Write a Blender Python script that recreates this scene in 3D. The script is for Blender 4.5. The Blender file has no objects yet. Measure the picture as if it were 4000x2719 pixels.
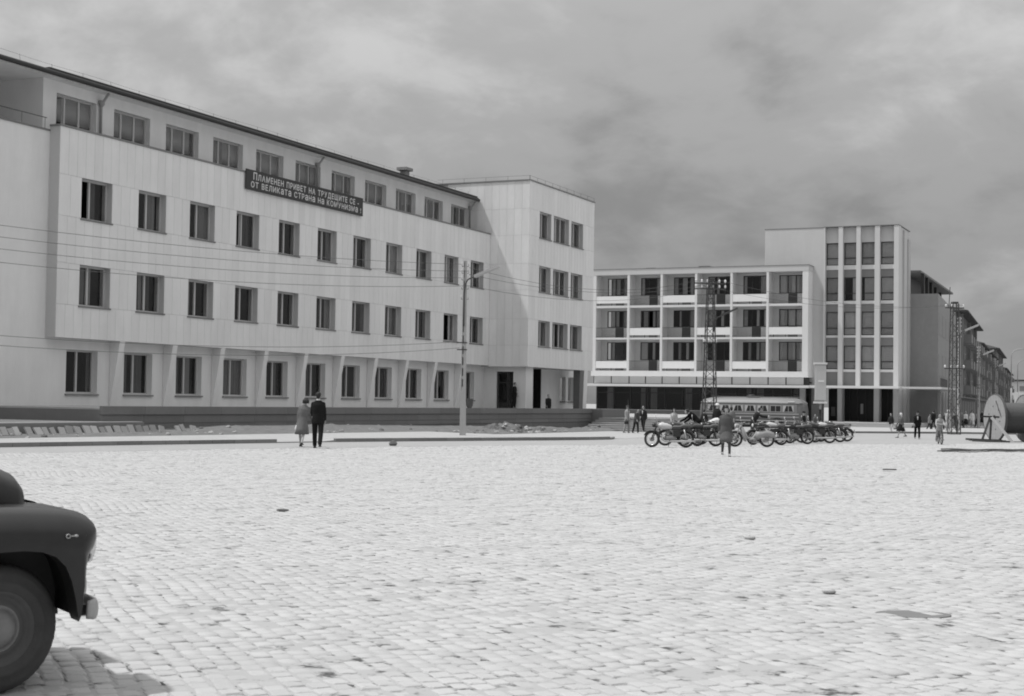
import bpy, math, random
import numpy as np
from mathutils import Vector, Matrix

random.seed(7)
rng = np.random.default_rng(11)
sc = bpy.context.scene
col = sc.collection

# ------------------------------------------------------------------ camera
FPX, YAW, PITCH, ROLL = 5877.0, math.radians(24.17), math.radians(2.04), math.radians(.85)
CXP, CYP, EYE = 2000.0, 1359.5, 1.65
cf = np.array([-math.sin(YAW)*math.cos(PITCH), math.cos(YAW)*math.cos(PITCH), math.sin(PITCH)])
_r = np.array([math.cos(YAW), math.sin(YAW), 0.0]); _u = np.cross(_r, cf)
cr = math.cos(ROLL)*_r + math.sin(ROLL)*_u
cu = -math.sin(ROLL)*_r + math.cos(ROLL)*_u
CAM = np.array([0, 0, EYE])
cam = bpy.data.cameras.new('camera'); camo = bpy.data.objects.new('camera', cam); col.objects.link(camo)
M = Matrix.Identity(4)
for i in range(3):
    M[i][0], M[i][1], M[i][2] = cr[i], cu[i], -cf[i]
M.translation = Vector(CAM); camo.matrix_world = M
cam.sensor_width = 36; cam.lens = FPX/4000*36; cam.clip_start = .2; cam.clip_end = 6000
cam.dof.use_dof = True; cam.dof.focus_distance = 62; cam.dof.aperture_fstop = 9
sc.camera = camo

# ------------------------------------------------------------------ sun, sky, exposure
SUN = Vector((-.46, -.215, 1.0)).normalized()
el = math.asin(SUN.z); az = math.atan2(SUN.x, SUN.y)
sun = bpy.data.lights.new('sun', 'SUN'); sun.energy = 3.1; sun.angle = math.radians(2.2); sun.color = (1, 1, 1)
suno = bpy.data.objects.new('sun', sun); col.objects.link(suno)
suno.rotation_euler = SUN.to_track_quat('Z', 'Y').to_euler(); suno.location = (0, 0, 60)

W = bpy.data.worlds.new('World'); sc.world = W; W.use_nodes = True
nt = W.node_tree; nt.nodes.clear()
N = nt.nodes.new; L = nt.links.new
def math_node(nt, op, a, b=None, clamp=False):
    n = nt.nodes.new('ShaderNodeMath'); n.operation = op; n.use_clamp = clamp
    for i, v in enumerate((a, b)):
        if v is None: continue
        if isinstance(v, (int, float)): n.inputs[i].default_value = v
        else: nt.links.new(v, n.inputs[i])
    return n.outputs[0]
tc = N('ShaderNodeTexCoord'); sep = N('ShaderNodeSeparateXYZ'); L(tc.outputs['Generated'], sep.inputs[0])
zz = math_node(nt, 'ADD', math_node(nt, 'MAXIMUM', sep.outputs[2], 0.0), .42)
cmb = N('ShaderNodeCombineXYZ')
L(math_node(nt, 'DIVIDE', sep.outputs[0], zz), cmb.inputs[0]); L(math_node(nt, 'DIVIDE', sep.outputs[1], zz), cmb.inputs[1])
def noise(nt, vec, scale, detail, rough, dist=0.0, off=(0, 0, 0)):
    mp = nt.nodes.new('ShaderNodeMapping'); mp.inputs['Location'].default_value = off
    nt.links.new(vec, mp.inputs[0])
    n = nt.nodes.new('ShaderNodeTexNoise'); n.inputs['Scale'].default_value = scale
    n.inputs['Detail'].default_value = detail; n.inputs['Roughness'].default_value = rough; n.inputs['Distortion'].default_value = dist
    nt.links.new(mp.outputs[0], n.inputs['Vector']); return n.outputs[0]
SKY_OFF = (2.6, 8.1, 0)
n1 = noise(nt, cmb.outputs[0], 3.1, 8, .56, .3, SKY_OFF)
n2 = noise(nt, cmb.outputs[0], 1.1, 4, .5, .3, (5.2, 1.4, 2)); n3 = noise(nt, cmb.outputs[0], 8.5, 5, .55, .3, (1.3, 2.9, 5))
cl = math_node(nt, 'ADD', math_node(nt, 'MULTIPLY', n3, .26), math_node(nt, 'ADD', math_node(nt, 'MULTIPLY', n1, .52), math_node(nt, 'MULTIPLY', n2, .22)))
ramp = N('ShaderNodeValToRGB'); L(cl, ramp.inputs[0])
cr_ = ramp.color_ramp; cr_.interpolation = 'EASE'
cr_.elements[0].position = .36; cr_.elements[0].color = (.205, .205, .205, 1)
cr_.elements[1].position = .63; cr_.elements[1].color = (.41, .41, .41, 1)
e = cr_.elements.new(.50); e.color = (.295, .295, .295, 1)
sky = N('ShaderNodeTexSky'); sky.sky_type = 'NISHITA'; sky.sun_disc = False
sky.sun_elevation = el; sky.sun_rotation = az
bw = N('ShaderNodeRGBToBW'); L(sky.outputs[0], bw.inputs[0])
clv = N('ShaderNodeRGBToBW'); L(ramp.outputs[0], clv.inputs[0])
tot = math_node(nt, 'ADD', math_node(nt, 'MULTIPLY', bw.outputs[0], .10), math_node(nt, 'MULTIPLY', math_node(nt, 'MULTIPLY', clv.outputs[0], math_node(nt, 'ADD', math_node(nt, 'MULTIPLY', math_node(nt, 'MAXIMUM', sep.outputs[2], 0.0), 2.2), .62)), 12.6))
bg = N('ShaderNodeBackground'); bg.inputs['Strength'].default_value = .1
L(tot, bg.inputs['Color'])
wo = N('ShaderNodeOutputWorld'); L(bg.outputs[0], wo.inputs[0])

sc.view_settings.view_transform = 'Standard'; sc.view_settings.look = 'None'
sc.view_settings.exposure = -0.04; sc.view_settings.gamma = 1.0; sc.view_settings.use_curve_mapping = False
sc.render.engine = 'CYCLES'
sc.cycles.use_denoising = True
sc.cycles.max_bounces = 6; sc.cycles.transparent_max_bounces = 8
sc.cycles.pixel_filter_type = 'BLACKMAN_HARRIS'; sc.cycles.filter_width = 1.9

# ------------------------------------------------------------------ pixel -> place in the world
def ray(x, y): return cf + cr*(x-CXP)/FPX - cu*(y-CYP)/FPX
def onX(x, y, X): d = ray(x, y); return Vector(CAM + d*(X/d[0]))
def onY(x, y, Y): d = ray(x, y); return Vector(CAM + d*(Y/d[1]))
def gz(Y): return -.0034*min(max(0.0, Y-50), 250)
def onG(x, y, dz=0.0):
    d = ray(x, y); t = -EYE/d[2]
    for _ in range(40):
        t = (gz(CAM[1]+d[1]*t)+dz-EYE)/d[2]
    return Vector(CAM + d*t)
def ppm(P): return FPX/float((np.array(P)-CAM) @ cf)

# ------------------------------------------------------------------ materials (all neutral: the place is seen in black and white film)
def mat(name, v, rough=.85, var=.0, scale=3.0, bump=0.0, bscale=40.0, metal=0.0, rnd=0.0, spec=.4, stain=0.0, sscale=(.5, .5, .12), island=0.0):
    m = bpy.data.materials.new(name); m.use_nodes = True
    t = m.node_tree; b = t.nodes['Principled BSDF']
    b.inputs['Roughness'].default_value = rough; b.inputs['Metallic'].default_value = metal
    b.inputs['Specular IOR Level'].default_value = spec
    b.inputs['Base Color'].default_value = (v, v, v, 1)
    tc = t.nodes.new('ShaderNodeTexCoord')
    val = None
    def mul(a, b_):
        return math_node(t, 'MULTIPLY', a, b_)
    f = None
    if var:
        f = math_node(t, 'ADD', mul(noise(t, tc.outputs['Object'], scale, 5, .65), 2*var), 1-var)
    if stain:
        mp = t.nodes.new('ShaderNodeMapping'); mp.inputs['Scale'].default_value = sscale
        ge = t.nodes.new('ShaderNodeNewGeometry'); t.links.new(ge.outputs['Position'], mp.inputs[0])
        s = math_node(t, 'ADD', mul(noise(t, mp.outputs[0], 2.2, 6, .7), 2*stain), 1-stain)
        f = s if f is None else mul(f, s)
    if rnd:
        oi = t.nodes.new('ShaderNodeObjectInfo')
        s = math_node(t, 'ADD', mul(oi.outputs['Random'], 2*rnd), 1-rnd)
        f = s if f is None else mul(f, s)
    if island:
        ge = t.nodes.new('ShaderNodeNewGeometry')
        s = math_node(t, 'ADD', mul(ge.outputs['Random Per Island'], 2*island), 1-island)
        f = s if f is None else mul(f, s)
    if f is not None:
        val = mul(f, v)
        c = t.nodes.new('ShaderNodeCombineColor')
        for i in range(3): t.links.new(val, c.inputs[i])
        t.links.new(c.outputs[0], b.inputs['Base Color'])
    if bump:
        bn = t.nodes.new('ShaderNodeBump'); bn.inputs['Strength'].default_value = bump; bn.inputs['Distance'].default_value = .02
        t.links.new(noise(t, tc.outputs['Object'], bscale, 4, .6), bn.inputs['Height'])
        t.links.new(bn.outputs[0], b.inputs['Normal'])
    return m
def glassmat(name, refl=.22):
    m = bpy.data.materials.new(name); m.use_nodes = True
    t = m.node_tree; t.nodes.clear()
    tr = t.nodes.new('ShaderNodeBsdfTransparent'); tr.inputs[0].default_value = (.95, .95, .95, 1)
    gl = t.nodes.new('ShaderNodeBsdfGlossy'); gl.inputs['Roughness'].default_value = .03; gl.inputs[0].default_value = (.9, .9, .9, 1)
    fr = t.nodes.new('ShaderNodeFresnel'); gm = t.nodes.new('ShaderNodeNewGeometry')
    t.links.new(math_node(t, 'SUBTRACT', 1.5, math_node(t, 'MULTIPLY', gm.outputs['Backfacing'], 1.5-1/1.5)), fr.inputs[0])
    mx = t.nodes.new('ShaderNodeMixShader'); t.links.new(math_node(t, 'MULTIPLY', fr.outputs[0], refl/.22, True), mx.inputs[0])
    t.links.new(tr.outputs[0], mx.inputs[1]); t.links.new(gl.outputs[0], mx.inputs[2])
    o = t.nodes.new('ShaderNodeOutputMaterial'); t.links.new(mx.outputs[0], o.inputs[0])
    return m
def clothmat(name, v):
    m = mat(name, v, .9, var=.18, scale=5, spec=.1); return m

MT = dict(
    plaster=mat('pale_plaster', .72, .9, var=.06, scale=1.2, bump=.25, bscale=30, stain=.15),
    panel=mat('stone_panel', .75, .8, var=.04, scale=2.5, bump=.08, bscale=25, rnd=.04, stain=.15),
    panelstuff=mat('stone_panel_far', .75, .8, var=.04, scale=2.5, stain=.15, island=.04),
    joint=mat('panel_joint', .34, .9),
    white=mat('white_paint', .80, .6, var=.03, scale=2, stain=.05),
    render=mat('grey_render', .47, .9, var=.06, scale=1.5, bump=.2, bscale=40, stain=.08),
    hotel=mat('hotel_plaster', .55, .9, var=.05, scale=1.5, stain=.08),
    towerfin=mat('tower_fin_plaster', .58, .85, var=.04, scale=2, stain=.1), hotelfin=mat('hotel_light_plaster', .70, .85, var=.04, scale=2, stain=.08),
    darkwall=mat('dark_rough_render', .28, .95, var=.12, scale=2, bump=.3, bscale=20, stain=.15),
    darkstone=mat('dark_stone_cladding', .17, .75, var=.12, scale=4, bump=.1, bscale=30, rnd=.08, stain=.12),
    spandrel=mat('grey_spandrel', .22, .5, var=.06),
    frame=mat('window_paint', .50, .5, var=.06, scale=4),
    darkframe=mat('dark_window_steel', .04, .45),
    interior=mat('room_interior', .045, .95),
    curtain=mat('curtain_cloth', .15, .95, var=.15, scale=6, rnd=.7),
    sheer=mat('sheer_curtain', .36, .95, var=.14, scale=5, rnd=.3),
    glass=glassmat('window_glass', .13), shopglass=glassmat('shop_glass', .12),
    roof=mat('roof_sheet', .05, .8, var=.25, scale=3, stain=.2), gutter=mat('gutter_zinc', .04, .6, var=.2, scale=4, stain=.2),
    pipe=mat('drain_pipe', .30, .7, var=.12, stain=.15),
    concrete=mat('concrete', .42, .95, var=.12, scale=4, bump=.3, bscale=30, stain=.15, sscale=(1, 1, .4)),
    steel=mat('dull_steel', .07, .6, var=.25, scale=8), lightsteel=mat('galvanised', .35, .5, var=.15, scale=6),
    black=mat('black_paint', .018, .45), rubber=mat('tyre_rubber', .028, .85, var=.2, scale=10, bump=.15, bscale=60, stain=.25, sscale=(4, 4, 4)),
    hubmetal=mat('dusty_hub_metal', .20, .5, var=.3, scale=7, metal=.3, stain=.25, sscale=(5, 5, 5)), bumpermetal=mat('dull_bumper', .38, .5, var=.3, scale=9, metal=.4, stain=.2, sscale=(4, 4, 4)),
    dustyrubber=mat('dusty_tyre', .06, .9, var=.2, scale=10, bump=.15, bscale=60, stain=.25, sscale=(4, 4, 4)),
    reveal=mat('panel_backing', .50, .9, var=.05),
    chrome=mat('chrome', .62, .18, metal=1.0, var=.12, scale=9), dullchrome=mat('worn_chrome', .55, .4, metal=.8, var=.2, scale=14),
    carpaint=mat('car_paint', .020, .33, var=.25, scale=9, bump=.03, bscale=14, spec=.45, stain=.3, sscale=(2.5, 2.5, 1.2)),
    board=mat('banner_cloth', .055, .85, var=.12, scale=3), lettering=mat('banner_letters', .62, .8, var=.06),
    sett=mat('granite_sett', .43, .93, var=.10, scale=18, bump=.3, bscale=60, rnd=.06, stain=.15, sscale=(.5, .5, .5)),
    settfar=mat('granite_sett_field', .43, .93, var=.08, scale=9, bump=.2, bscale=50, island=.07, stain=.15, sscale=(.5, .5, .5)),
    asphalt=mat('worn_asphalt', .33, .95, var=.10, scale=5, bump=.2, bscale=60, stain=.14, sscale=(.2, .2, .2)),
    pave=mat('pavement', .38, .95, var=.10, scale=3, bump=.2, bscale=40, stain=.12, sscale=(.4, .4, .4)),
    kerb=mat('kerb_stone', .20, .9, var=.15, scale=6, rnd=.12, stain=.15),
    slab=mat('paving_slab', .34, .95, var=.14, scale=7, bump=.2, bscale=30, rnd=.16),
    wood=mat('weathered_wood', .34, .9, var=.18, scale=7, stain=.2, sscale=(2, 2, 2)), darkwood=mat('dark_wood', .09, .9, var=.25, scale=7),
    lightwood=mat('pale_timber', .55, .85, var=.1, scale=8),
    cable=mat('cable_sheath', .09, .7, var=.3, scale=9), wire=mat('wire', .10, .7),
    porcelain=mat('porcelain', .72, .25), busbody=mat('bus_paint', .16, .4, var=.06), busroof=mat('bus_roof_paint', .20, .45, var=.08),
    sheerbus=mat('bus_curtain', .46, .9), trim=mat('bus_trim', .38, .35), skin=mat('skin', .36, .6, var=.05), hair=mat('dark_hair', .022, .7, var=.3, scale=30), greyhair=mat('fair_hair', .30, .7, var=.2),
    paletank=mat('pale_enamel', .52, .3), darktank=mat('dark_enamel', .035, .3), seatvinyl=mat('seat_vinyl', .10, .6, var=.1), engine=mat('cast_alloy', .22, .5, var=.25, scale=14),
    greymoped=mat('grey_enamel', .30, .4, var=.1), lamp=mat('lamp_diffuser', .55, .4), leaf=mat('far_foliage', .05, .9, var=.3),
    tenement=mat('sooty_plaster', .14, .95, var=.15, scale=.8, bump=.3, bscale=8, stain=.3, sscale=(.3, .3, .15)), tenementlight=mat('sooty_pale_plaster', .22, .95, var=.15, scale=.8, stain=.25, sscale=(.3, .3, .15)),
    roadgrey=mat('ground_far', .36, .95, var=.1, scale=.5),
)
def dirtmat():
    m = mat('bare_earth', .15, .97, var=.35, scale=3, bump=.6, bscale=9, stain=.25, sscale=(1, 1, 1)); return m
MT['dirt'] = dirtmat()
def sandmat():
    m = mat('sand_joints', .40, .97, var=.1, scale=20, bump=.2, bscale=80)
    t = m.node_tree; b = t.nodes['Principled BSDF']
    ge = t.nodes.new('ShaderNodeNewGeometry')
    r = t.nodes.new('ShaderNodeValToRGB'); t.links.new(noise(t, ge.outputs['Position'], 4.5, 6, .7), r.inputs[0])
    r.color_ramp.elements[0].position = .37; r.color_ramp.elements[0].color = (.07, .07, .07, 1)
    r.color_ramp.elements[1].position = .475; r.color_ramp.elements[1].color = (.37, .37, .37, 1)
    t.links.new(r.outputs[0], b.inputs['Base Color']); return m
MT['sand'] = sandmat()

# ------------------------------------------------------------------ mesh helpers
ORG = {}
class MB:
    def __init__(s): s.v = []; s.f = []
    def add(s, vs, fs):
        o = len(s.v); s.v += [tuple(p) for p in vs]; s.f += [tuple(i+o for i in q) for q in fs]; return s
    def box(s, x0, y0, z0, x1, y1, z1):
        x0, x1 = min(x0, x1), max(x0, x1); y0, y1 = min(y0, y1), max(y0, y1); z0, z1 = min(z0, z1), max(z0, z1)
        return s.add([(x0,y0,z0),(x1,y0,z0),(x1,y1,z0),(x0,y1,z0),(x0,y0,z1),(x1,y0,z1),(x1,y1,z1),(x0,y1,z1)],
              [(0,3,2,1),(4,5,6,7),(0,1,5,4),(1,2,6,5),(2,3,7,6),(3,0,4,7)])
    def beam(s, p, q, w, h=None, up=(0, 0, 1)):
        p, q = Vector(p), Vector(q); h = h or w; d = (q-p).normalized(); up = Vector(up)
        if abs(d.dot(up)) > .97: up = Vector((1, 0, 0))
        a = d.cross(up).normalized()*w/2; b = a.cross(d).normalized()*h/2
        return s.add([p-a-b, p+a-b, p+a+b, p-a+b, q-a-b, q+a-b, q+a+b, q-a+b], [(0,1,2,3),(7,6,5,4),(0,4,5,1),(1,5,6,2),(2,6,7,3),(3,7,4,0)])
    def tube(s, pts, r, n=6, cap=True):
        pts = [Vector(p) for p in pts]; m = len(pts)
        rs = r if isinstance(r, (list, tuple)) else [r]*m
        rings = []; ref = None
        for i, p in enumerate(pts):
            d = (pts[min(i+1, m-1)]-pts[max(i-1, 0)]).normalized()
            if ref is None:
                ref = Vector((0, 0, 1)) if abs(d.z) < .9 else Vector((1, 0, 0))
            a = d.cross(ref).normalized(); b = a.cross(d).normalized(); ref = b
            rr = rs[i]; ra, rb = rr if isinstance(rr, tuple) else (rr, rr)
            rings.append([p + a*ra*math.cos(2*math.pi*k/n) + b*rb*math.sin(2*math.pi*k/n) for k in range(n)])
        return s.loft(rings, cap)
    def loft(s, rings, cap=True, closed=True):
        n = len(rings[0]); vs = [p for R in rings for p in R]; fs = []
        for i in range(len(rings)-1):
            for k in range(n if closed else n-1):
                k2 = (k+1) % n
                fs.append((i*n+k, i*n+k2, (i+1)*n+k2, (i+1)*n+k))
        if cap:
            fs.append(tuple(range(n-1, -1, -1))); fs.append(tuple((len(rings)-1)*n+k for k in range(n)))
        return s.add(vs, fs)
    def lathe(s, prof, c=(0, 0, 0), axis='z', n=16, cap=False):
        rings = []
        for r, h in prof:
            R = []
            for k in range(n):
                a = 2*math.pi*k/n; x, y = r*math.cos(a), r*math.sin(a)
                p = {'z': (x, y, h), 'y': (x, h, y), 'x': (h, x, y)}[axis]
                R.append((p[0]+c[0], p[1]+c[1], p[2]+c[2]))
            rings.append(R)
        return s.loft(rings, cap)
    def ball(s, c, rx, ry=None, rz=None, n=10, m=7):
        ry = ry or rx; rz = rz or rx
        rings = []
        for i in range(m):
            t = math.pi*(i+.02*(i == 0)-.02*(i == m-1))/(m-1)
            rings.append([(c[0]+rx*math.sin(t)*math.cos(2*math.pi*k/n), c[1]+ry*math.sin(t)*math.sin(2*math.pi*k/n), c[2]-rz*math.cos(t)) for k in range(n)])
        return s.loft(rings, True)
    def extr(s, pts, fn, a, b):
        """polygon pts (2-D) extruded between depth a and b; fn(u, v, d) -> point"""
        n = len(pts); vs = [fn(u, v, a) for u, v in pts] + [fn(u, v, b) for u, v in pts]
        fs = [tuple(range(n-1, -1, -1)), tuple(range(n, 2*n))] + [(i, (i+1) % n, n+(i+1) % n, n+i) for i in range(n)]
        return s.add(vs, fs)
    def mesh(s, name, smooth=False, off=(0, 0, 0)):
        me = bpy.data.meshes.new(name)
        me.from_pydata([(p[0]-off[0], p[1]-off[1], p[2]-off[2]) for p in s.v], [], s.f)
        if smooth:
            for p in me.polygons: p.use_smooth = True
        me.validate(); return me
    def build(s, name, m, parent=None, smooth=False, sharp=None):
        a = np.array(s.v); lo, hi = a.min(0), a.max(0)
        c = Vector(((lo[0]+hi[0])/2, (lo[1]+hi[1])/2, lo[2]))
        me = s.mesh(name, smooth, c); me.materials.append(MT[m] if isinstance(m, str) else m)
        if smooth and sharp: me.set_sharp_from_angle(angle=math.radians(sharp))
        bpy_fix(me)
        o = bpy.data.objects.new(name, me); col.objects.link(o)
        if parent is not None:
            o.parent = parent; o.location = c - ORG[parent]
        else: o.location = c
        ORG[o] = c
        return o
import bmesh
def bpy_fix(me):
    bm = bmesh.new(); bm.from_mesh(me); bmesh.ops.recalc_face_normals(bm, faces=bm.faces); bm.to_mesh(me); bm.free()
def tag(o, label=None, cat=None, group=None, kind=None):
    if label: o['label'] = label
    if cat: o['category'] = cat
    if group: o['group'] = group
    if kind: o['kind'] = kind
    return o
def thing(name, loc, label, cat, group=None, rz=0.0, local=False):
    o = bpy.data.objects.new(name, None); col.objects.link(o); o.empty_display_size = .3
    o.location = loc; o.rotation_euler = (0, 0, rz); ORG[o] = Vector((0, 0, 0)) if local else Vector(loc)
    return tag(o, label, cat, group)
def inst(name, me, parent, loc, rz=0.0, raw=False, scale=None):
    o = bpy.data.objects.new(name, me); col.objects.link(o); o.parent = parent
    o.location = Vector(loc) if raw else Vector(loc)-ORG[parent]
    o.rotation_euler = (0, 0, rz)
    if scale: o.scale = scale
    ORG[o] = Vector((0, 0, 0)) if raw else Vector(loc)
    return o
def kids(o): return [c for c in bpy.data.objects if c.parent == o]
def struct(o): o['kind'] = 'structure'; return o
MESH = {}
def shared(key, fn, m, smooth=False):
    if key not in MESH:
        me = fn().mesh(key, smooth); bpy_fix(me); me.materials.append(MT[m] if isinstance(m, str) else m); MESH[key] = me
    return MESH[key]
def wallgrid(mb, fn, u0, u1, z0, z1, ops, t):
    """wall sheet with depth t and openings; fn(u, z, d): d=0 outside face, d=t inside"""
    us = sorted({u0, u1, *[o[0] for o in ops], *[o[1] for o in ops]}); zs = sorted({z0, z1, *[o[2] for o in ops], *[o[3] for o in ops]})
    us = [u for u in us if u0-1e-6 <= u <= u1+1e-6]; zs = [z for z in zs if z0-1e-6 <= z <= z1+1e-6]
    def solid(i, j):
        if not (0 <= i < len(us)-1 and 0 <= j < len(zs)-1): return False
        u, z = (us[i]+us[i+1])/2, (zs[j]+zs[j+1])/2
        return not any(o[0] < u < o[1] and o[2] < z < o[3] for o in ops)
    for i in range(len(us)-1):
        for j in range(len(zs)-1):
            if not solid(i, j): continue
            a, b, c, d = us[i], us[i+1], zs[j], zs[j+1]
            mb.add([fn(a,c,0),fn(b,c,0),fn(b,d,0),fn(a,d,0)], [(0,1,2,3)])
            mb.add([fn(a,c,t),fn(b,c,t),fn(b,d,t),fn(a,d,t)], [(3,2,1,0)])
            if not solid(i-1, j): mb.add([fn(a,c,0),fn(a,d,0),fn(a,d,t),fn(a,c,t)], [(0,1,2,3)])
            if not solid(i+1, j): mb.add([fn(b,c,0),fn(b,c,t),fn(b,d,t),fn(b,d,0)], [(0,1,2,3)])
            if not solid(i, j-1): mb.add([fn(a,c,0),fn(a,c,t),fn(b,c,t),fn(b,c,0)], [(0,1,2,3)])
            if not solid(i, j+1): mb.add([fn(a,d,0),fn(b,d,0),fn(b,d,t),fn(a,d,t)], [(0,1,2,3)])

# ------------------------------------------------------------------ ground, road, kerb, pavement
AX = [(-37.0, 5.0), (-31.6, 27.0), (-30.13, 32.46), (-27.67, 41.41), (-23.3, 52.06), (-16.8, 65.06), (-7.51, 80.15), (6.0, 98.0), (40, 140)]
def a_line(Y): return np.interp(Y, [p[1] for p in AX], [p[0] for p in AX])
mb = MB()
ys = [-60, 20, 50, 80, 120, 200, 300, 900, 3000]
for i in range(len(ys)-1):
    a, b = ys[i], ys[i+1]
    mb.add([(-2500, a, gz(a)-.06), (2500, a, gz(a)-.06), (2500, b, gz(b)-.06), (-2500, b, gz(b)-.06)], [(0,1,2,3)])
struct(mb.build('ground', 'roadgrey'))
mb = MB()   # road sheet between the setts and the kerbs
xs = [p for p in AX]
strip = []
for Y in np.arange(5, 141, 3.0):
    x = float(a_line(Y)); strip.append((x, Y))
for (xa, ya), (xb, yb) in zip(strip, strip[1:]):
    mb.add([(xa-60, ya, gz(ya)-.004), (xa, ya, gz(ya)-.004), (xb, yb, gz(yb)-.004), (xb-60, yb, gz(yb)-.004)], [(0,1,2,3)])
struct(mb.build('road', 'asphalt'))
# plaza: sand bed with setts
mb = MB()
for i in range(len(strip)-1):
    (xa, ya), (xb, yb) = strip[i], strip[i+1]
    mb.add([(xa, ya, gz(ya)-.0075), (60, ya, gz(ya)-.0075), (60, yb, gz(yb)-.0075), (xb, yb, gz(yb)-.0075)], [(0,1,2,3)])
mb.add([(-37, -8, -.0075), (60, -8, -.0075), (60, 5, -.0075), (-37, 5, -.0075)], [(0,1,2,3)])
plaza = struct(mb.build('plaza', 'sand'))
e1 = np.array([.91, .414]); e1 /= np.linalg.norm(e1); e2 = np.array([-e1[1], e1[0]])
R2 = np.array([math.cos(YAW), math.sin(YAW)]); F2 = np.array([-math.sin(YAW), math.cos(YAW)])
CW, CL = .130, .172
def sett_centres():
    out = []
    na, nb = int(95/CW), int(100/CL)
    I, J = np.meshgrid(np.arange(-na//2, na), np.arange(-nb//3, nb), indexing='ij')
    stag = (I % 2)*.5 + rng.uniform(-.12, .12, size=(I.shape[0], 1)) + rng.normal(0, .06, I.shape)
    A = I*CW + rng.normal(0, .004, I.shape); B = (J+stag)*CL
    # the courses wander and bend gently
    A = A + .10*np.sin(B*.55+A*.12) + .05*np.sin(B*1.3+1.7)
    B = B + .12*np.sin(A*.45) + .04*np.sin(A*1.7+.6)
    P = A[..., None]*e1 + B[..., None]*e2          # in camera ground axes (right, forward)
    r, f = P[..., 0].ravel(), P[..., 1].ravel()
    ok = (f > 5.2) & (f < 78) & (np.abs(r) < .345*f+2.6)
    r, f = r[ok], f[ok]
    X = r*R2[0]+f*F2[0]; Y = r*R2[1]+f*F2[1]
    ok = X > a_line(Y)+.12
    return X[ok], Y[ok], r[ok], f[ok]
SX, SY, SR, SF = sett_centres()
holes = [(2930, 2100, .34, .20), (2890, 2112, .26, .14), (3480, 1842, .5, .3), (905, 2152, .22, .12), (2960, 2365, .22, .10), (1105, 1996, .25, .15), (3060, 2268, .3, .12), (2985, 2098, .24, .12)]
keep = np.ones(len(SX), bool)
for (hx, hy, ha, hb) in holes:
    p = onG(hx, hy); d = np.hypot(SX-p.x, SY-p.y); keep &= d > max(ha, hb)*.6
keep &= rng.random(len(SX)) > .002
SX, SY, SR, SF = SX[keep], SY[keep], SR[keep], SF[keep]
inview = (np.abs(SR) < .335*SF) & (SF > 8.2)
order = np.argsort(np.where(inview, SF, 1e9))
near = order[:300]; far = np.ones(len(SX), bool); far[near] = False
ang0 = math.atan2((e1[0]*R2+e1[1]*F2)[1], (e1[0]*R2+e1[1]*F2)[0])
def hgt(x, y): return .0045*np.sin(x*2.1+y*.7)*np.sin(y*1.7-x*.6)+.003*np.sin(x*5.3-y*4.1)+.0015*np.sin(x*11+y*13)
def sett_mesh(k):
    r = random.Random(k); hw, hl = CW/2-.003-r.random()*.004, CL/2-.003-r.random()*.007
    m = MB(); rings = []
    nseg = 3
    def ring(w, l, z, c):
        pts = []
        for sx, sy in ((1,1),(-1,1),(-1,-1),(1,-1)):
            for q in range(nseg):
                a = math.atan2(sy, sx) + (q-1)*math.pi/5
                pts.append((sx*(w-c)+c*math.cos(a)*1.2, sy*(l-c)+c*math.sin(a)*1.2, z))
        return pts
    jig = [(r.uniform(-.005, .005), r.uniform(-.006, .006)) for _ in range(12)]
    def j(R, dz): return [(p[0]+a, p[1]+b, p[2]+dz*r.uniform(-1, 1)) for p, (a, b) in zip(R, jig)]
    rings = [j(ring(hw, hl, -.05, .018), 0), j(ring(hw, hl, -.016, .018), .002), j(ring(hw-.007, hl-.008, -.004, .018), .002), j(ring(hw-.020, hl-.024, 0.0, .02), .0012)]
    m.loft(rings, True); return m
near_me = [shared('cobblestone_shape%d' % k, lambda k=k: sett_mesh(k), 'sett') for k in range(10)]
for idx in near:
    o = inst('cobblestone', near_me[int(rng.integers(10))], plaza, (SX[idx], SY[idx], gz(SY[idx])-.002+hgt(SX[idx], SY[idx])+rng.normal(0, .0034)), ang0+rng.normal(0, .03)+(math.pi if rng.random() < .5 else 0))
    o.rotation_euler = (rng.normal(0, .018), rng.normal(0, .018), o.rotation_euler[2])
# all the others: one mesh
X, Y = SX[far], SY[far]; n = len(X)
Z = np.array([gz(y) for y in Y]) - .002 + hgt(X, Y) + rng.normal(0, .0034, n)
th = ang0 + rng.normal(0, .035, n); hw = CW/2-.002-rng.random(n)*.006; hl = CL/2-.002-rng.random(n)*.010
tx, ty = rng.normal(0, .015, n), rng.normal(0, .015, n)
cs, sn = np.cos(th), np.sin(th)
sg = np.array([(1, 1), (-1, 1), (-1, -1), (1, -1)])
V = np.zeros((n, 12, 3))
for ri, (ins, z) in enumerate(((0, -.045), (0.0, -.010), (.011, 0.0))):
    for k in range(4):
        lx = sg[k, 0]*(hw-ins) + rng.normal(0, .003, n); ly = sg[k, 1]*(hl-ins) + rng.normal(0, .004, n)
        V[:, ri*4+k, 0] = X + lx*cs - ly*sn; V[:, ri*4+k, 1] = Y + lx*sn + ly*cs
        V[:, ri*4+k, 2] = Z + z + lx*tx + ly*ty
q = []
for ri in range(2):
    for k in range(4):
        q.append((ri*4+k, ri*4+(k+1) % 4, (ri+1)*4+(k+1) % 4, (ri+1)*4+k))
q.append((8, 9, 10, 11))
q = np.array(q); Fq = (np.arange(n)[:, None, None]*12 + q[None]).reshape(-1, 4)
me = bpy.data.meshes.new('cobblestone_field')
me.vertices.add(n*12); me.vertices.foreach_set('co', V.reshape(-1))
nf = len(Fq); me.loops.add(nf*4); me.loops.foreach_set('vertex_index', Fq.reshape(-1).astype(np.int32))
me.polygons.add(nf); me.polygons.foreach_set('loop_start', np.arange(nf, dtype=np.int32)*4)
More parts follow.
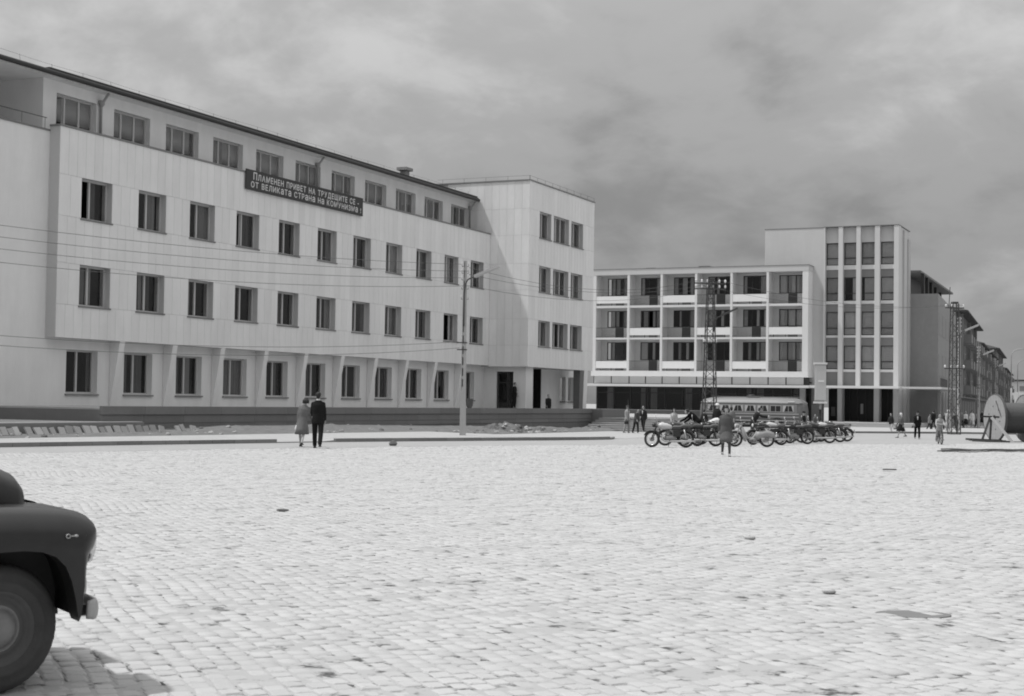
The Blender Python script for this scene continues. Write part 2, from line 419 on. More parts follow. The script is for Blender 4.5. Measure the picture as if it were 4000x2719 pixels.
me.update(calc_edges=True); me.validate(); me.materials.append(MT['settfar'])
fo = bpy.data.objects.new('cobblestone_field', me); col.objects.link(fo); fo.parent = plaza; fo.location = -ORG[plaza]; fo['kind'] = 'stuff'
print('setts', n)

# kerb, pavement, earth strip, raised slab
KL = [(-36.6, 24.0), (-34.6, 32.5), (-33.6, 36.2), (-32.45, 41.0), (-31.0, 46.0), (-29.9, 50.0), (-28.66, 53.9), (-26.6, 59.5), (-25.0, 64.0), (-24.6, 66.5), (-25.6, 69.5)]
BL = [(-38.0, 24.0), (-35.6, 32.5), (-34.7, 37.0), (-34.1, 41.5), (-33.4, 47.0), (-33.0, 52.0), (-32.7, 58.0), (-32.5, 65), (-32.4, 72), (-32.6, 80), (-33.2, 96)]
def kz(Y): return gz(Y)
def resample(pts, step):
    pts = [Vector((*p, 0)) for p in pts]; out = []; carry = 0
    for a, b in zip(pts, pts[1:]):
        d = (b-a).length; t = carry
        while t < d: out.append(a+(b-a)*t/d); t += step
        carry = t-d
    return out
pav = MB()
KP = [(-36.6, 24.0), (-34.6, 32.5), (-33.6, 36.2), (-32.45, 41.0), (-31.0, 46.0), (-29.9, 50.0), (-28.66, 53.9), (-26.6, 59.5), (-25.0, 64.0), (-24.9, 72), (-25.2, 80), (-26, 96)]
kx = lambda Y: float(np.interp(Y, [p[1] for p in KP], [p[0] for p in KP])); bx = lambda Y: float(np.interp(Y, [p[1] for p in BL], [p[0] for p in BL]))
Ys = list(np.arange(24, 90, 1.5))
for a, b in zip(Ys, Ys[1:]):
    za = [gz(y)+(.02 if 46.4 < y < 50 else .13 if y < 64 else max(0.004, .13-(y-64)*.03)) for y in (a, b)]
    sl = [(.21 if 46.4 < y < 50 else .10) if y < 64 else .03 for y in (a, b)]
    pav.add([(kx(a)-.12, a, za[0]), (bx(a), a, za[0]+sl[0]), (bx(b), b, za[1]+sl[1]), (kx(b)-.12, b, za[1])], [(0,1,2,3)])
    pav.add([(kx(a)-.12, a, za[0]), (kx(b)-.12, b, za[1]), (kx(b)-.12, b, za[1]-.3), (kx(a)-.12, a, za[0]-.3)], [(0,1,2,3)])
struct(pav.build('pavement', 'pave'))
kb = thing('kerb', (-30, 48, 0), None, None); kb['kind'] = 'structure'
K = resample(KL, 1.0)
for i, (a, b) in enumerate(zip(K, K[1:])):
    if 46.9 < a.y < 49.6: h = .03     # dropped kerb at the driveway
    else: h = .135
    if a.y > 66: h = .08
    d = (b-a).normalized(); p = a+d*.006; q = b-d*.006
    z = (gz(a.y)+gz(b.y))/2
    m = MB().beam((p.x-.06, p.y, z+h/2-.05), (q.x-.06, q.y, z+h/2-.05), .15, h+.1)
    m.build('kerb_stone', 'kerb', kb)
# raised walk along the left end of the office block
mb = MB().box(-42.6, 20, .3, -35.75, 45.9, .70); struct(mb.build('raised_walk', 'pave'))
mb = MB().box(-35.74, 20, .2, -35.66, 45.9, .672); struct(mb.build('walk_edging', 'kerb'))
# earth strip
mb = MB(); nx, ny = 14, 150
rows = []
for j in range(ny):
    Y = 24+(96-24)*j/(ny-1); x1 = bx(Y)
    x0 = -35.6 if Y < 45.9 else -36.4
    zf = gz(Y)+(.13 if Y < 64 else .04)+(.10 if Y < 64 else .03); zb = .36 if Y < 45 else float(np.interp(Y, [45, 52, 62, 75, 92], [.36, .55, .5, .34, -.05]))
    R = []
    for i in range(nx):
        t = i/(nx-1); x = x1+(x0-x1)*t
        hmp = .16*math.sin(Y*1.3+t*3)*math.sin(Y*.47)+.07*math.sin(Y*3.1+t*9)+rng.normal(0, .035)
        z = zf-.02+(zb-zf)*t+max(-.03, hmp)*math.sin(math.pi*min(1, t*1.15))*(1.0 if Y > 45.9 else .3)
        R.append((x, Y, z))
    rows.append(R)
mb.loft(rows, False, closed=False); struct(mb.build('earth_strip', 'dirt', smooth=True))

def rock(rx, ry, rz_, seed):
    r = random.Random(seed); m = MB().ball((0, 0, rz_*.7), rx, ry, rz_, 7, 5)
    m.v = [(p[0]*r.uniform(.75, 1.2), p[1]*r.uniform(.75, 1.2), p[2]*r.uniform(.8, 1.15)) for p in m.v]; return m
estrip = [o for o in bpy.data.objects if o.name == 'earth_strip'][0]
for i in range(110):
    j = random.randrange(4, ny-6); k = random.randrange(1, nx-1); x, y, z = rows[j][k]
    q = random.uniform(.04, .13)
    m = rock(q, q*random.uniform(.7, 1.4), q*.6, i+300); m.v = [(p[0]+x, p[1]+y, p[2]+z-.03) for p in m.v]
    m.build('stone', 'slab' if i % 3 else 'dirt', estrip)

# leaning paving slabs
posn = ['under the far left window', '', '']
lean_px = [8, 78, 140, 190, 305, 395, 452, 520, 602, 668, 748, 832, 900, 968, 1030, 1105, 1165, 1230, 1300, 1362, 1428, 1500, 1655, 1700, 1790]
G = 'paving slabs leaning along the raised walk'
for i, c in enumerate(lean_px):
    px = c/2.324; wpx = (64 if i != 3 else 70)/2.324
    base = onX(px, 1695 if i < 22 else 1690, -35.15)
    s = 115.0; w = random.uniform(.24, .33); h = random.uniform(.26, .34); t = .055
    mb = MB(); sk = random.uniform(-.06, .06)
    for d in (0, t):
        pass
    an = math.radians(random.uniform(24, 38)); tilt = random.uniform(-.10, .16)
    pts = []
    for uu, vv in ((-w/2, 0), (w/2, 0), (w/2+sk*.3, h), (-w/2+sk*.3, h+random.uniform(-.015, .015))):
        for dd in (0, t):
            y = uu*math.cos(tilt)+vv*math.sin(tilt); v2 = vv*math.cos(tilt)-uu*math.sin(tilt)
            pts.append((-(v2*math.sin(an))+dd*math.cos(an), y, v2*math.cos(an)+dd*math.sin(an)))
    mb.add(pts, [(0,2,4,6),(1,7,5,3),(0,1,3,2),(2,3,5,4),(4,5,7,6),(6,7,1,0)])
    o = mb.build('leaning_slab', 'slab' if i != 3 else 'concrete')
    o.location = o.location + Vector((-35.30, base.y, .275)); ORG[o] = o.location.copy()
    if i == 3: tag(o, 'palest and lowest paving slab leaning in the row by the raised walk', 'slab', G)
    else: tag(o, 'grey paving slab leaning in a long row against the raised walk edge', 'slab', G)

# ------------------------------------------------------------------ office building
FX, GX, AXF = -42.0, -42.55, -43.5
Y0, Y1 = 48.2, 89.84
B = 3.735
office = thing('office_building', (-44, 69, .7), 'long pale office building with slanted ground floor fins and a red banner'.replace('red ', 'dark '), 'building')
fX = lambda X: (lambda u, z, d: (X-d, u, z))
winY = [49.57+B*k for k in range(11)]
WW = 1.96
rowz = [(5.37, 7.08), (9.01, 10.71)]
# upper floors, in front
w = MB(); ops = [(y, y+WW, a, b) for y in winY for a, b in rowz]
wallgrid(w, fX(FX-.03), Y0, Y1+1.0, 4.0, 12.66, ops, .52)
w.box(FX-.04, Y0, 4.0, -47, Y0-.02, 12.5) if False else None
w.add([(FX-.031, Y0+.001, 4.001), (GX+.02, Y0+.001, 4.001), (GX+.02, Y1, 4.001), (FX-.031, Y1, 4.001)], [(0,1,2,3)])
w.build('wall', 'reveal', office)
MB().box(FX-.55, Y0-.03, 12.66, FX+.04, Y1-.002, 12.74).build('parapet_coping', 'kerb', office)
# ground floor
gopsY = [49.52+B*k for k in range(11)]
w = MB(); ops = [(y, y+1.98, 1.71, 3.55) for y in gopsY]
wallgrid(w, fX(GX), Y0, Y1+.457, .4, 4.02, ops, .4)
wallgrid(w, fX(GX), 20.0, Y0, .4, 12.46, [], .4)
w.build('plaster_wall', 'plaster', office)
MB().box(GX-.5, 20, 12.46, GX+.04, Y0-.031, 12.53).build('parapet_coping', 'kerb', office)
# attic
attY = [49.62+B*k for k in range(11)]
w = MB(); ops = [(y, y+2.55, 12.95, 14.40) for y in attY]
wallgrid(w, fX(AXF), 48.8, Y1+.2, 12.0, 14.88, ops, .4)
w.box(AXF-.401, 48.8, 12.0, -47.6, 49.1, 14.88)                    # end wall of the attic beside the loggia
wallgrid(w, fX(-47.6), 20, 49.1, 12.0, 14.88, [(44.9, 46.3, 12.2, 14.3)], .3)
w.box(-43.2, 20, 12.0, -47.6, 49.0, 12.15)
w.build('attic_wall', 'plaster', office)
MB().box(-48.2, 44.8, 12.2, -48.1, 46.4, 14.3).build('loggia_door', 'darkframe', office)
# roof with soffit, sheet edge, gutter, wire guards
MB().box(-43.0, 20, 14.88, -50, Y1-.003, 14.98).build('eave_soffit', 'plaster', office)
mb = MB().add([(-42.92, 20, 15.0), (-42.92, Y1-.004, 15.0), (-50, Y1-.004, 17.2), (-50, 20, 17.2), (-42.92, 20, 15.13), (-42.92, Y1-.004, 15.13), (-50, Y1-.004, 17.33), (-50, 20, 17.33)],
         [(3,2,1,0),(4,5,6,7),(0,1,5,4),(1,2,6,5),(2,3,7,6),(3,0,4,7)])
mb.build('roof', 'roof', office)
MB().box(-43.25, 48.6, 15.16, -43.0, Y1-.01, 15.24).build('roof_edge_sheet', 'roof', office)
mb = MB().tube([(-42.86, 20, 15.02), (-42.86, 48, 15.0), (-42.86, 70, 14.99), (-42.86, Y1-.05, 14.97)], .105, 8); gut = mb.build('gutter', 'gutter', office, True)
mb = MB()
for y in np.arange(30, 89, 1.9):
    z = 15.2
    mb.tube([(-43.2, y, z-.1), (-43.25, y+random.uniform(-.05, .05), z+.26)], .008, 4)
for dz in (.30, ): mb.tube([(-43.24, y, 15.14+dz+.02*math.sin(y)) for y in np.arange(30, 89, 1.0)], .005, 4)
mb.build('snow_guard', 'steel', office)
for y in (52.35, 70.35, 89.55):
    mb = MB().tube([(AXF+.1, y, 12.7), (AXF+.1, y, 14.35), (-43.0, y+.02, 14.86)], .06, 8)
    mb.lathe([(.06, 14.28), (.14, 14.40), (.14, 14.55), (.02, 14.56)], (AXF+.12, y, 0), 'z', 8)
    mb.build('downpipe', 'pipe', office, True)
mb = MB().box(-45.2, 83.1, 15.6, -44.8, 83.6, 16.1).box(-45.35, 82.9, 16.1, -44.65, 83.8, 16.28); mb.build('chimney', 'darkwall', office)
# loggia railing
mb = MB(); mb.tube([(GX-.1, 20, 13.0), (GX-.1, 48.1, 13.0)], .02, 5)
for y in np.arange(21, 48.2, 1.35): mb.tube([(GX-.1, y, 12.5), (GX-.1, y, 13.0)], .013, 4)
mb.build('railing', 'steel', office)
# interiors
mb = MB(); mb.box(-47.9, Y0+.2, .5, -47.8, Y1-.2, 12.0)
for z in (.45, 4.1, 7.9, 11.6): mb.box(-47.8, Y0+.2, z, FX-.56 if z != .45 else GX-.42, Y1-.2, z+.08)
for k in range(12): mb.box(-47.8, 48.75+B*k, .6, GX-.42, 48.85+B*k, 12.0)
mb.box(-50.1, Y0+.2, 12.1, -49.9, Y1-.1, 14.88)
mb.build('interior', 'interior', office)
# fins
mb = None
for k in range(10):
    y = 52.28+B*k
    m = MB().extr([(GX+.01, 1.15), (GX+.06, 1.15), (FX+.0, 4.0), (GX+.01, 4.0)], lambda u, v, d: (u, d, v), y, y+.34)
    m.build('slanted_fin', 'panelstuff', office)

# windows
def win_frame(w, h, lights, fw=.075, dp=.07):
    m = MB()
    m.box(0, 0, 0, fw, dp, h).box(w-fw, 0, 0, w, dp, h).box(fw, 0, 0, w-fw, dp, fw).box(fw, 0, h-fw, w-fw, dp, h)
    for u in lights[1:-1]: m.box(u*w-fw*.65, -.012, fw, u*w+fw*.65, dp, h-fw)
    return m
def curtain_mesh(w, h, seed):
    r = random.Random(seed); m = MB(); n = max(5, int(w/.05)); R1, R2_ = [], []
    for i in range(n+1):
        u = w*i/n; d = .025*(1 if i % 2 else -1)*r.uniform(.4, 1.3)
        R1.append((u, d, 0)); R2_.append((u+r.uniform(-.01, .01), d*.6, h))
    m.loft([R1, R2_], False, closed=False); return m
CK = 0
def window(parent, org, rz, w, h, lights, open_l=None, curt=(0, 1), sill=True, fm='frame', gm='glass', cm='curtain', dense=.6):
    """org: lower left corner of the frame as seen from outside"""
    global CK
    key = 'window_%.2f_%.2f_%s' % (w, h, '_'.join('%.2f' % l for l in lights))
    fr = inst('window', shared(key+fm, lambda: win_frame(w, h, lights), fm), parent, org, rz)
    fr_org = ORG[fr]; ORG[fr] = Vector((0, 0, 0))
    for i in range(len(lights)-1):
        a, b = lights[i]*w+.03, lights[i+1]*w-.03
        if open_l == i:                                  # casement swung inwards
            sa = shared('sash_%.2f_%.2f' % (b-a, h), lambda: MB().box(0, 0, 0, .05, .04, h-.14).box(b-a-.05, 0, 0, b-a, .04, h-.14).box(.05, 0, 0, b-a-.05, .04, .05).box(.05, 0, h-.19, b-a-.05, .04, h-.14), fm)
            s = inst('open_sash', sa, fr, (b-.02 if random.random() < .5 else a, .06, .07), math.radians(random.choice((95, 105, 70))), raw=True)
            continue
        pm = shared('pane_%.2f_%.2f_%s' % (b-a, h, gm), lambda: MB().box(0, 0, 0, b-a, .006, h-.1), gm)
        inst('pane', pm, fr, (a, .03, .05), raw=True)
    for i in curt:
        CK += 1; rr = random.Random(CK)
        a, b = lights[i]*w+.05, lights[i+1]*w-.05
        part = rr.choice((.3, .4, .5, .35, .7, 1.0)) if dense < 1 else 1.0
        cw = round((b-a)*part, 1); cw = max(.15, cw); v = CK % 3
        me = shared('curtain_%.1f_%.2f_%d_%s' % (cw, h, v, cm), lambda: curtain_mesh(cw, h-.06, v), cm)
        inst('curtain', me, fr, (a if rr.random() < .5 else b-cw, .10, .03), raw=True)
    if sill:
        sm = shared('sill_%.2f' % w, lambda: MB().box(-.05, -.34, -.07, w+.05, .02, -.004), 'kerb')
        inst('sill', sm, fr, (0, 0, 0), raw=True)
    ORG[fr] = fr_org
    return fr
RX = math.pi/2
opens = {(1, 0): 0, (1, 1): None, (1, 3): 0, (1, 8): 0, (0, 3): None, (0, 9): 0}
for r, (a, b) in enumerate(rowz):
    for k, y in enumerate(winY):
        op = opens.get((r, k))
        c = [i for i in (0, 1) if random.random() < .72 and i != op]
        lt = (0, .46, 1) if k % 3 else (0, .42, 1)
        if (r, k) == (0, 9): lt = (0, .68, 1)
        window(office, (FX-.30, y, a), RX, WW, b-a, lt, op, c)
for k, y in enumerate(gopsY):
    window(office, (GX-.26, y, 1.71), RX, 1.98, 1.84, (0, .47, 1), 1 if k == 6 else None, [i for i in (0, 1) if random.random() < .8])
for k, y in enumerate(attY):
    window(office, (AXF-.25, y, 12.95), RX, 2.55, 1.45, (0, .3, .66, 1), 0 if k in (0, 4, 6) else None, [i for i in (0, 1, 2) if random.random() < .5], sill=False)

# corner block of the office
BX, BY1, BZ = -39.2, 101.6, 16.2
bw_ops = []
for a, b in ((5.35, 7.07), (8.97, 10.7), (12.57, 14.32)):
    for y0_, y1_ in ((91.56, 93.55), (93.98, 96.75), (97.18, 99.42)):
        bw_ops.append((y0_, y1_, a, b))
w = MB()
wallgrid(w, fX(BX-.03), Y1+.03, BY1-.03, 3.94, BZ-.06, bw_ops, .5)
w.box(BX-.04, Y1+.03, 3.94, -52, Y1+.4, BZ-.06); w.box(BX-.55, BY1-.4, 3.94, -52, BY1-.03, BZ-.06)
w.box(BX-.55, Y1+.41, 3.96, -52, BY1-.41, 4.2).box(BX-.55, Y1+.41, BZ-.4, -52, BY1-.41, BZ-.1)
w.build('wall', 'reveal', office)
mb = MB().box(BX+.05, Y1-.05, BZ-.06, -52, BY1+.05, BZ+.02); mb.build('parapet_coping', 'kerb', office)
mb = MB()
for y in np.arange(Y1, BY1+.1, 1.3): mb.tube([(BX-.02, y, BZ), (BX-.02, y, BZ+.28)], .01, 4)
for x in np.arange(BX, -46, -1.6): mb.tube([(x, Y1, BZ), (x, Y1, BZ+.28)], .01, 4)
mb.tube([(-46, Y1, BZ+.27), (BX-.02, Y1, BZ+.27), (BX-.02, BY1, BZ+.27)], .008, 4)
mb.build('snow_guard', 'steel', office)
for i, (a, b) in enumerate(((5.35, 7.07), (8.97, 10.7), (12.57, 14.32))):
    for j, (y0_, y1_) in enumerate(((91.56, 93.55), (93.98, 96.75), (97.18, 99.42))):
        lt = (0, .46, 1) if j != 1 else (0, .34, .64, 1)
        nl = len(lt)-1
        window(office, (BX-.28, y0_, a), RX, y1_-y0_, b-a, lt, (0 if (i, j) in ((2, 1),) else 1 if (i, j) == (0, 1) else None), [q for q in range(nl) if random.random() < .8])
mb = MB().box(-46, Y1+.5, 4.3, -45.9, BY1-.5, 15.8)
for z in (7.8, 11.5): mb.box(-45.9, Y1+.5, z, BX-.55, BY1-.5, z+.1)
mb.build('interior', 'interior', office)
# porch under the block
w = MB()
fY = lambda Yp: (lambda u, z, d: (u, Yp+d, z))
wallgrid(w, fY(90.3), GX, -39.5, 1.0, 3.94, [(-41.62, -40.08, 1.2, 3.62)], .4)
w.box(-39.5-.001, 90.31, 1.0, -40.4, 91.5, 3.94)
w.add([(GX, Y1+.03, 3.945), (BX-.03, Y1+.03, 3.945), (BX-.03, BY1-.03, 3.945), (GX, BY1-.03, 3.945)], [(0,1,2,3)])
wallgrid(w, fX(-41.0), 96.4, 103.6, 1.0, 3.94, [(99.9, 100.95, 1.72, 3.48), (101.42, 102.48, 1.72, 3.48)], .3)
w.build('porch_wall', 'plaster', office)
MB().box(-42.9, 91.5, 1.0, -42.8, 96.39, 3.94).box(-42.8, 96.3, 1.0, -41.0, 96.39, 3.94).build('passage_shade_wall', 'black', office)  # black walls: the shade of the deep passage is put into the colour
for y in (99.9, 101.42): window(office, (-41.2, y, 1.72), RX, 1.05, 1.76, (0, 1), None, [0])
door = MB().box(-41.62, 90.42, 1.2, -41.54, 90.5, 3.62).box(-40.16, 90.42, 1.2, -40.08, 90.5, 3.62).box(-41.54, 90.42, 3.54, -40.16, 90.5, 3.62).box(-40.88, 90.41, 1.2, -40.80, 90.5, 3.54).box(-41.54, 90.42, 2.85, -40.16, 90.49, 2.93).build('entrance_door', 'darkframe', office)
MB().box(-41.54, 90.45, 2.93, -40.16, 90.456, 3.54).build('fanlight', 'glass', door)
MB().box(-41.54, 90.45, 1.2, -40.88, 90.456, 2.85).build('door_leaf', 'glass', door); MB().box(-40.80, 90.45, 1.2, -40.16, 90.456, 2.85).build('door_leaf', 'glass', door)
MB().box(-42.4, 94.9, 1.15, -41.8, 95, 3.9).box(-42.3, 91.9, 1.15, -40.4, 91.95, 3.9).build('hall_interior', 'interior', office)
m = MB().extr([(-39.75, 1.2), (-39.3, 1.2), (BX-.03, 3.94), (-39.75, 3.94)], lambda u, v, d: (u, d, v), 99.3, 100.0); m.build('porch_pier', 'darkstone', office)
m = MB().extr([(-39.75, 1.2), (-39.3, 1.2), (BX+.0, 3.94), (-39.75, 3.94)], lambda u, v, d: (u, d, v), 100.01, 100.7); m.build('slanted_fin', 'panelstuff', office)
# stone panels of the facade
specs = []          # (face, centre, u0, u1, z0, z1)
def band(face, fixed, a, b, z0, z1, n):
    p = (b-a)/n
    for i in range(n): specs.append((face, fixed, a+i*p, a+(i+1)*p, z0, z1))
piers = [(Y0, winY[0])] + [(winY[k]+WW, winY[k+1]) for k in range(10)] + [(winY[10]+WW, Y1)]
for z0, z1 in ((4.0, 5.37), (7.08, 9.01), (10.71, 12.66)): band('X', FX, Y0, Y1, z0, z1, 78)
for z0, z1 in rowz:
    for a, b in piers: band('X', FX, a, b, z0, z1, max(2, round((b-a)/.56)))
bands = ((3.94, 5.35), (5.35, 7.07), (7.07, 8.97), (8.97, 10.7), (10.7, 12.57), (12.57, 14.32), (14.32, 16.14))
for i, (z0, z1) in enumerate(bands):
    x0 = FX+.002 if z1 < 12.6 else -45.2
    band('Y', Y1, x0, BX, z0, z1, round((BX-x0)/.56))
    if i % 2 == 0: band('X', BX, Y1, BY1, z0, z1, 22)
    else:
        for a, b in ((Y1, 91.56), (93.55, 93.98), (96.75, 97.18), (99.42, BY1)): band('X', BX, a, b, z0, z1, max(1, round((b-a)/.56)))
def pdist(s):
    c = (s[1], (s[2]+s[3])/2) if s[0] == 'X' else ((s[2]+s[3])/2, s[1])
    return math.hypot(*c)
specs.sort(key=pdist)
GAP = .0055
def pmesh(face, w_, h_):
    if face == 'X': return MB().box(-.028, -w_/2, 0, 0, w_/2, h_)
    return MB().box(-w_/2, 0, 0, w_/2, .028, h_)
rest = MB()
for i, (face, fx_, a, b, z0, z1) in enumerate(specs):
    w_, h_ = b-a-2*GAP, z1-z0-2*GAP
    cpos = (fx_, (a+b)/2, z0+GAP) if face == 'X' else ((a+b)/2, fx_, z0+GAP)
    if i < 300:
        me = shared('facade_panel_%s_%.3f_%.3f' % (face, w_, h_), lambda: pmesh(face, w_, h_), 'panel')
        inst('facade_panel', me, office, cpos)
    else:
        t = pmesh(face, w_, h_)
        rest.add([(p[0]+cpos[0], p[1]+cpos[1], p[2]+cpos[2]) for p in t.v], t.f)
tag(rest.build('facade_panelling', 'panelstuff', office), kind='stuff')

# banner with its two lines of lettering
ban = thing('banner', (FX+.16, 67.1, 11.85), 'long dark banner with two lines of pale Cyrillic lettering on the office facade', 'banner')
ya, yb, za, zb = 61.35, 72.75, 11.84, 12.84
MB().box(FX+.06, ya, za, FX+.12, yb, zb).build('board', 'board', ban)
mb = MB()
for y in (62, 65.5, 69, 72.2): mb.box(FX+.005, y, za+.1, FX+.055, y+.06, zb-.1)
mb.build('batten', 'wood', ban)
_gl = {}
def glyph(ch):
    if ch in _gl: return _gl[ch]
    cu_ = bpy.data.curves.new('t', 'FONT'); cu_.body = ch; cu_.size = 1.0; cu_.offset = .018; cu_.extrude = 0; cu_.resolution_u = 3
    ob = bpy.data.objects.new('t', cu_); col.objects.link(ob)
    dg = bpy.context.evaluated_depsgraph_get(); ev = ob.evaluated_get(dg); me = bpy.data.meshes.new_from_object(ev)
    v = [(p.co.x, p.co.y) for p in me.vertices]; f = [tuple(p.vertices) for p in me.polygons]
    bpy.data.objects.remove(ob); bpy.data.curves.remove(cu_); bpy.data.meshes.remove(me)
    _gl[ch] = (v, f); return _gl[ch]
def write(text, y_start, y_end, z_base, cap, big=()):
    items = []; x = 0
    capH = max(p[1] for p in glyph('Н')[0])
    for i, ch in enumerate(text):
        if ch == ' ': x += .38; continue
        v, f = glyph(ch); x0 = min(p[0] for p in v); x1 = max(p[0] for p in v)
        s = 1.0/capH
        if ch == 'а': s = .95/max(p[1] for p in v)
        if i in big: s *= 1.22
        items.append((ch, x, s, x0)); x += (x1-x0)*s*(.62 if True else 1) + .16
    k = (y_end-y_start)/x; m = MB()
    for ch, xp, s, x0 in items:
        v, f = glyph(ch)
        vs = [(FX+.124, y_start+(xp+(p[0]-x0)*s*.62)*k, z_base+p[1]*s*cap) for p in v]
        m.add(vs, f)
    return m
write('ПЛАМЕНЕН ПРИВЕТ НА ТРУДЕЩИТЕ СЕ -', 61.95, 72.35, 12.385, .30, big=(0,)).build('lettering', 'lettering', ban)
write('ОТ ВЕЛИКаТа СТРаНа На КОМУНИЗМа !', 61.75, 72.62, 11.99, .29).build('lettering', 'lettering', ban)

# dark stone terrace in front
terr = thing('terrace', (-37, 69, -.2), 'low dark stone terrace with three courses along the foot of the office building', 'terrace')
TX = -36.3
MB().box(GX+.01, 44.2, -.4, TX-.08, 90.5, 1.14).box(GX+.01, 90.501, -.4, -39.3, 94.0, 1.14).box(-37.2, 90.501, -.4, TX-.08, 94.0, 1.14).box(-39.299, 93.2, -.4, -37.201, 94.0, 1.14).box(-39.299, 90.501, -.4, -37.201, 93.199, .5).build('terrace_core', 'darkstone', terr)
for zi, (z0, z1, pr) in enumerate(((.95, 1.26, .06), (.62, .935, 0), (.40, .605, .03), (-.4, .385, .0))):
    n = 20
    for i in range(n):
        a = 44.2+(94.0-44.2)*i/n; b = 44.2+(94.0-44.2)*(i+1)/n
        MB().box(TX-.08, a+.006, z0, TX+pr, b-.006, z1).build('stone_course', 'darkstone', terr)
MB().box(GX+.02, 44.2, 1.14, TX-.081, 90.4, 1.2).box(GX+.02, 90.401, 1.14, -39.31, 94.0, 1.2).build('terrace_paving', 'pave', terr)

# rubble heap on the earth strip
hp = onX(2020, 1684, -33.6)
heap = thing('rubble_heap', (hp.x, hp.y, gz(hp.y)), 'heap of earth and pale stones below the terrace near the entrance', 'rubble heap')
mb = MB(); rows = []
def heap_h(u, t): return .72*(.80*math.exp(-((u+1.0)/1.5)**2) + .42*math.exp(-((u-3.6)/1.3)**2) + .30*math.exp(-((u+4.6)/1.2)**2) + .3*math.exp(-((u-.9)/.6)**2))*math.sin(math.pi*min(1, t))**.8
for j in range(64):
    R = []
    for i in range(24):
        u = (j/63-.5)*13.0; t = i/23
        x = hp.x-1.9+3.0*t+rng.normal(0, .03); y = hp.y+u+rng.normal(0, .03)
        h = heap_h(u, t); h += rng.normal(0, .055)*min(1, h*4)+.07*math.sin(u*5+t*11)*min(1, h*3)
        R.append((x, y, gz(y)-.05+max(0, h)))
    rows.append(R)
mb.loft(rows, False, closed=False).build('earth', 'dirt', heap)
def rock(rx, ry, rz_, seed):
    r = random.Random(seed); m = MB().ball((0, 0, rz_*.7), rx, ry, rz_, 7, 5)
    m.v = [(p[0]*r.uniform(.75, 1.2), p[1]*r.uniform(.75, 1.2), p[2]*r.uniform(.8, 1.15)) for p in m.v]; return m
for i in range(60):
    q = random.uniform(.05, .14) if i > 5 else random.uniform(.16, .26)
    u = random.gauss(-.3, 2.4) if i > 5 else random.uniform(-2.2, .4); t = random.uniform(.60, 1.02)
    x = hp.x-1.9+3.0*t; y = hp.y+u
    m = rock(q, q*random.uniform(.8, 1.3), q*.6, i); m.v = [(p[0]+x, p[1]+y, p[2]+gz(y)+heap_h(u, t)-.06) for p in m.v]
    m.build('stone', 'concrete' if i % 4 == 0 else 'slab' if i % 4 != 1 else 'dirt', heap)

# ------------------------------------------------------------------ hotel: balcony wing, tower, side building
HY = 145.0
hotel = thing('hotel_building', (-40, 146, -.3), 'modernist hotel with a grid of alternating balconies beside a tall finned tower', 'building')
div = [(-56.1, -55.63), (-52.23, -51.98), (-48.68, -48.45), (-45.05, -44.82), (-41.39, -41.16), (-37.73, -37.50), (-34.15, -33.58)]
floors = [(4.98, 8.18), (8.36, 11.43), (11.64, 14.80)]
WB = 146.7
ops = []
for i in range(6):
    a, b = div[i][1]+.62, div[i+1][0]-.12
    for f, (z0, z1) in enumerate(floors):
        ops.append((a, b, z0+1.12, z1-.22))
w = MB()
wallgrid(w, lambda u, z, d: (u, WB+d, z), -56.1, -33.6, 4.44, 15.36, ops, .3)
w.build('back_wall', 'hotel', hotel)
MB().box(-56.1, HY-.02, 14.80, -33.56, 158, 15.37).build('roof_slab', 'hotel', hotel)
MB().box(-56.15, HY-.06, 15.372, -33.5, 158, 15.42).build('roof_edge', 'kerb', hotel)
MB().box(-56.1, HY-.02, 4.43, -33.56, 147.0, 4.976).build('lower_frame', 'hotelfin', hotel)
for i, (a, b) in enumerate(div):
    MB().box(a, HY, 4.979, b, WB-.003 if i < 6 else 157, 14.797).build('divider', 'hotelfin', hotel)
for (za, zb) in ((11.43, 11.64), (8.18, 8.36)):
    for i in range(6):
        MB().box(div[i][1]+.002, HY+.02, za, div[i+1][0]-.002, WB-.003, zb).build('balcony_slab', 'hotelfin', hotel)
for f, (z0, z1) in enumerate(floors):
    for i in range(6):
        a, b = div[i][1], div[i+1][0]
        solid = (i % 2 == 0) if f != 1 else (i % 2 == 1)
        wa, wb2 = a+.62, b-.12
        if f == 1: random.seed(40+i)
        window(hotel, (wa, WB+.12, z0+1.12), 0, wb2-wa, z1-z0-1.34, (0, .33, .64, 1), (1 if (f, i) in ((2, 2), (1, 0), (1, 1)) else None), [0, 1, 2] if (f+i) % 3 else [0, 2], sill=False, fm='darkframe', cm='sheer', dense=.5)
        if solid:
            MB().box(a+.01, HY+.03, z0+.25, b-.01, HY+.11, z0+.97).build('balcony_panel', 'white', hotel)
            for x in (a+.5, (a+b)/2, b-.5): MB().box(x-.03, HY+.05, z0, x+.03, HY+.09, z0+.25).build('panel_post', 'steel', hotel)
        else:
            m = MB().box(a+.005, HY+.06, z0+.98, b-.005, HY+.10, z0+1.02).box(a+.005, HY+.06, z0+.10, b-.005, HY+.10, z0+.13)
            rl = m.build('balcony_railing', 'steel', hotel)
            m = MB(); n = 26
            for k in range(1, n): m.box(a+(b-a)*k/n-.011, HY+.07, z0+.13, a+(b-a)*k/n+.011, HY+.09, z0+.98)
            m.build('baluster', 'steel', rl)
        # door panel under the window
        dx = a+1.55
        m = MB().box(dx, WB-.03, z0+.02, dx+.9, WB-.004, z0+1.115); m.build('balcony_door', 'darkframe' if not solid else 'spandrel', hotel)
        MB().box(dx+.95, WB-.02, z0+.02, b-.02, WB-.004, z0+1.1).build('parapet_infill', 'hotelfin', hotel)
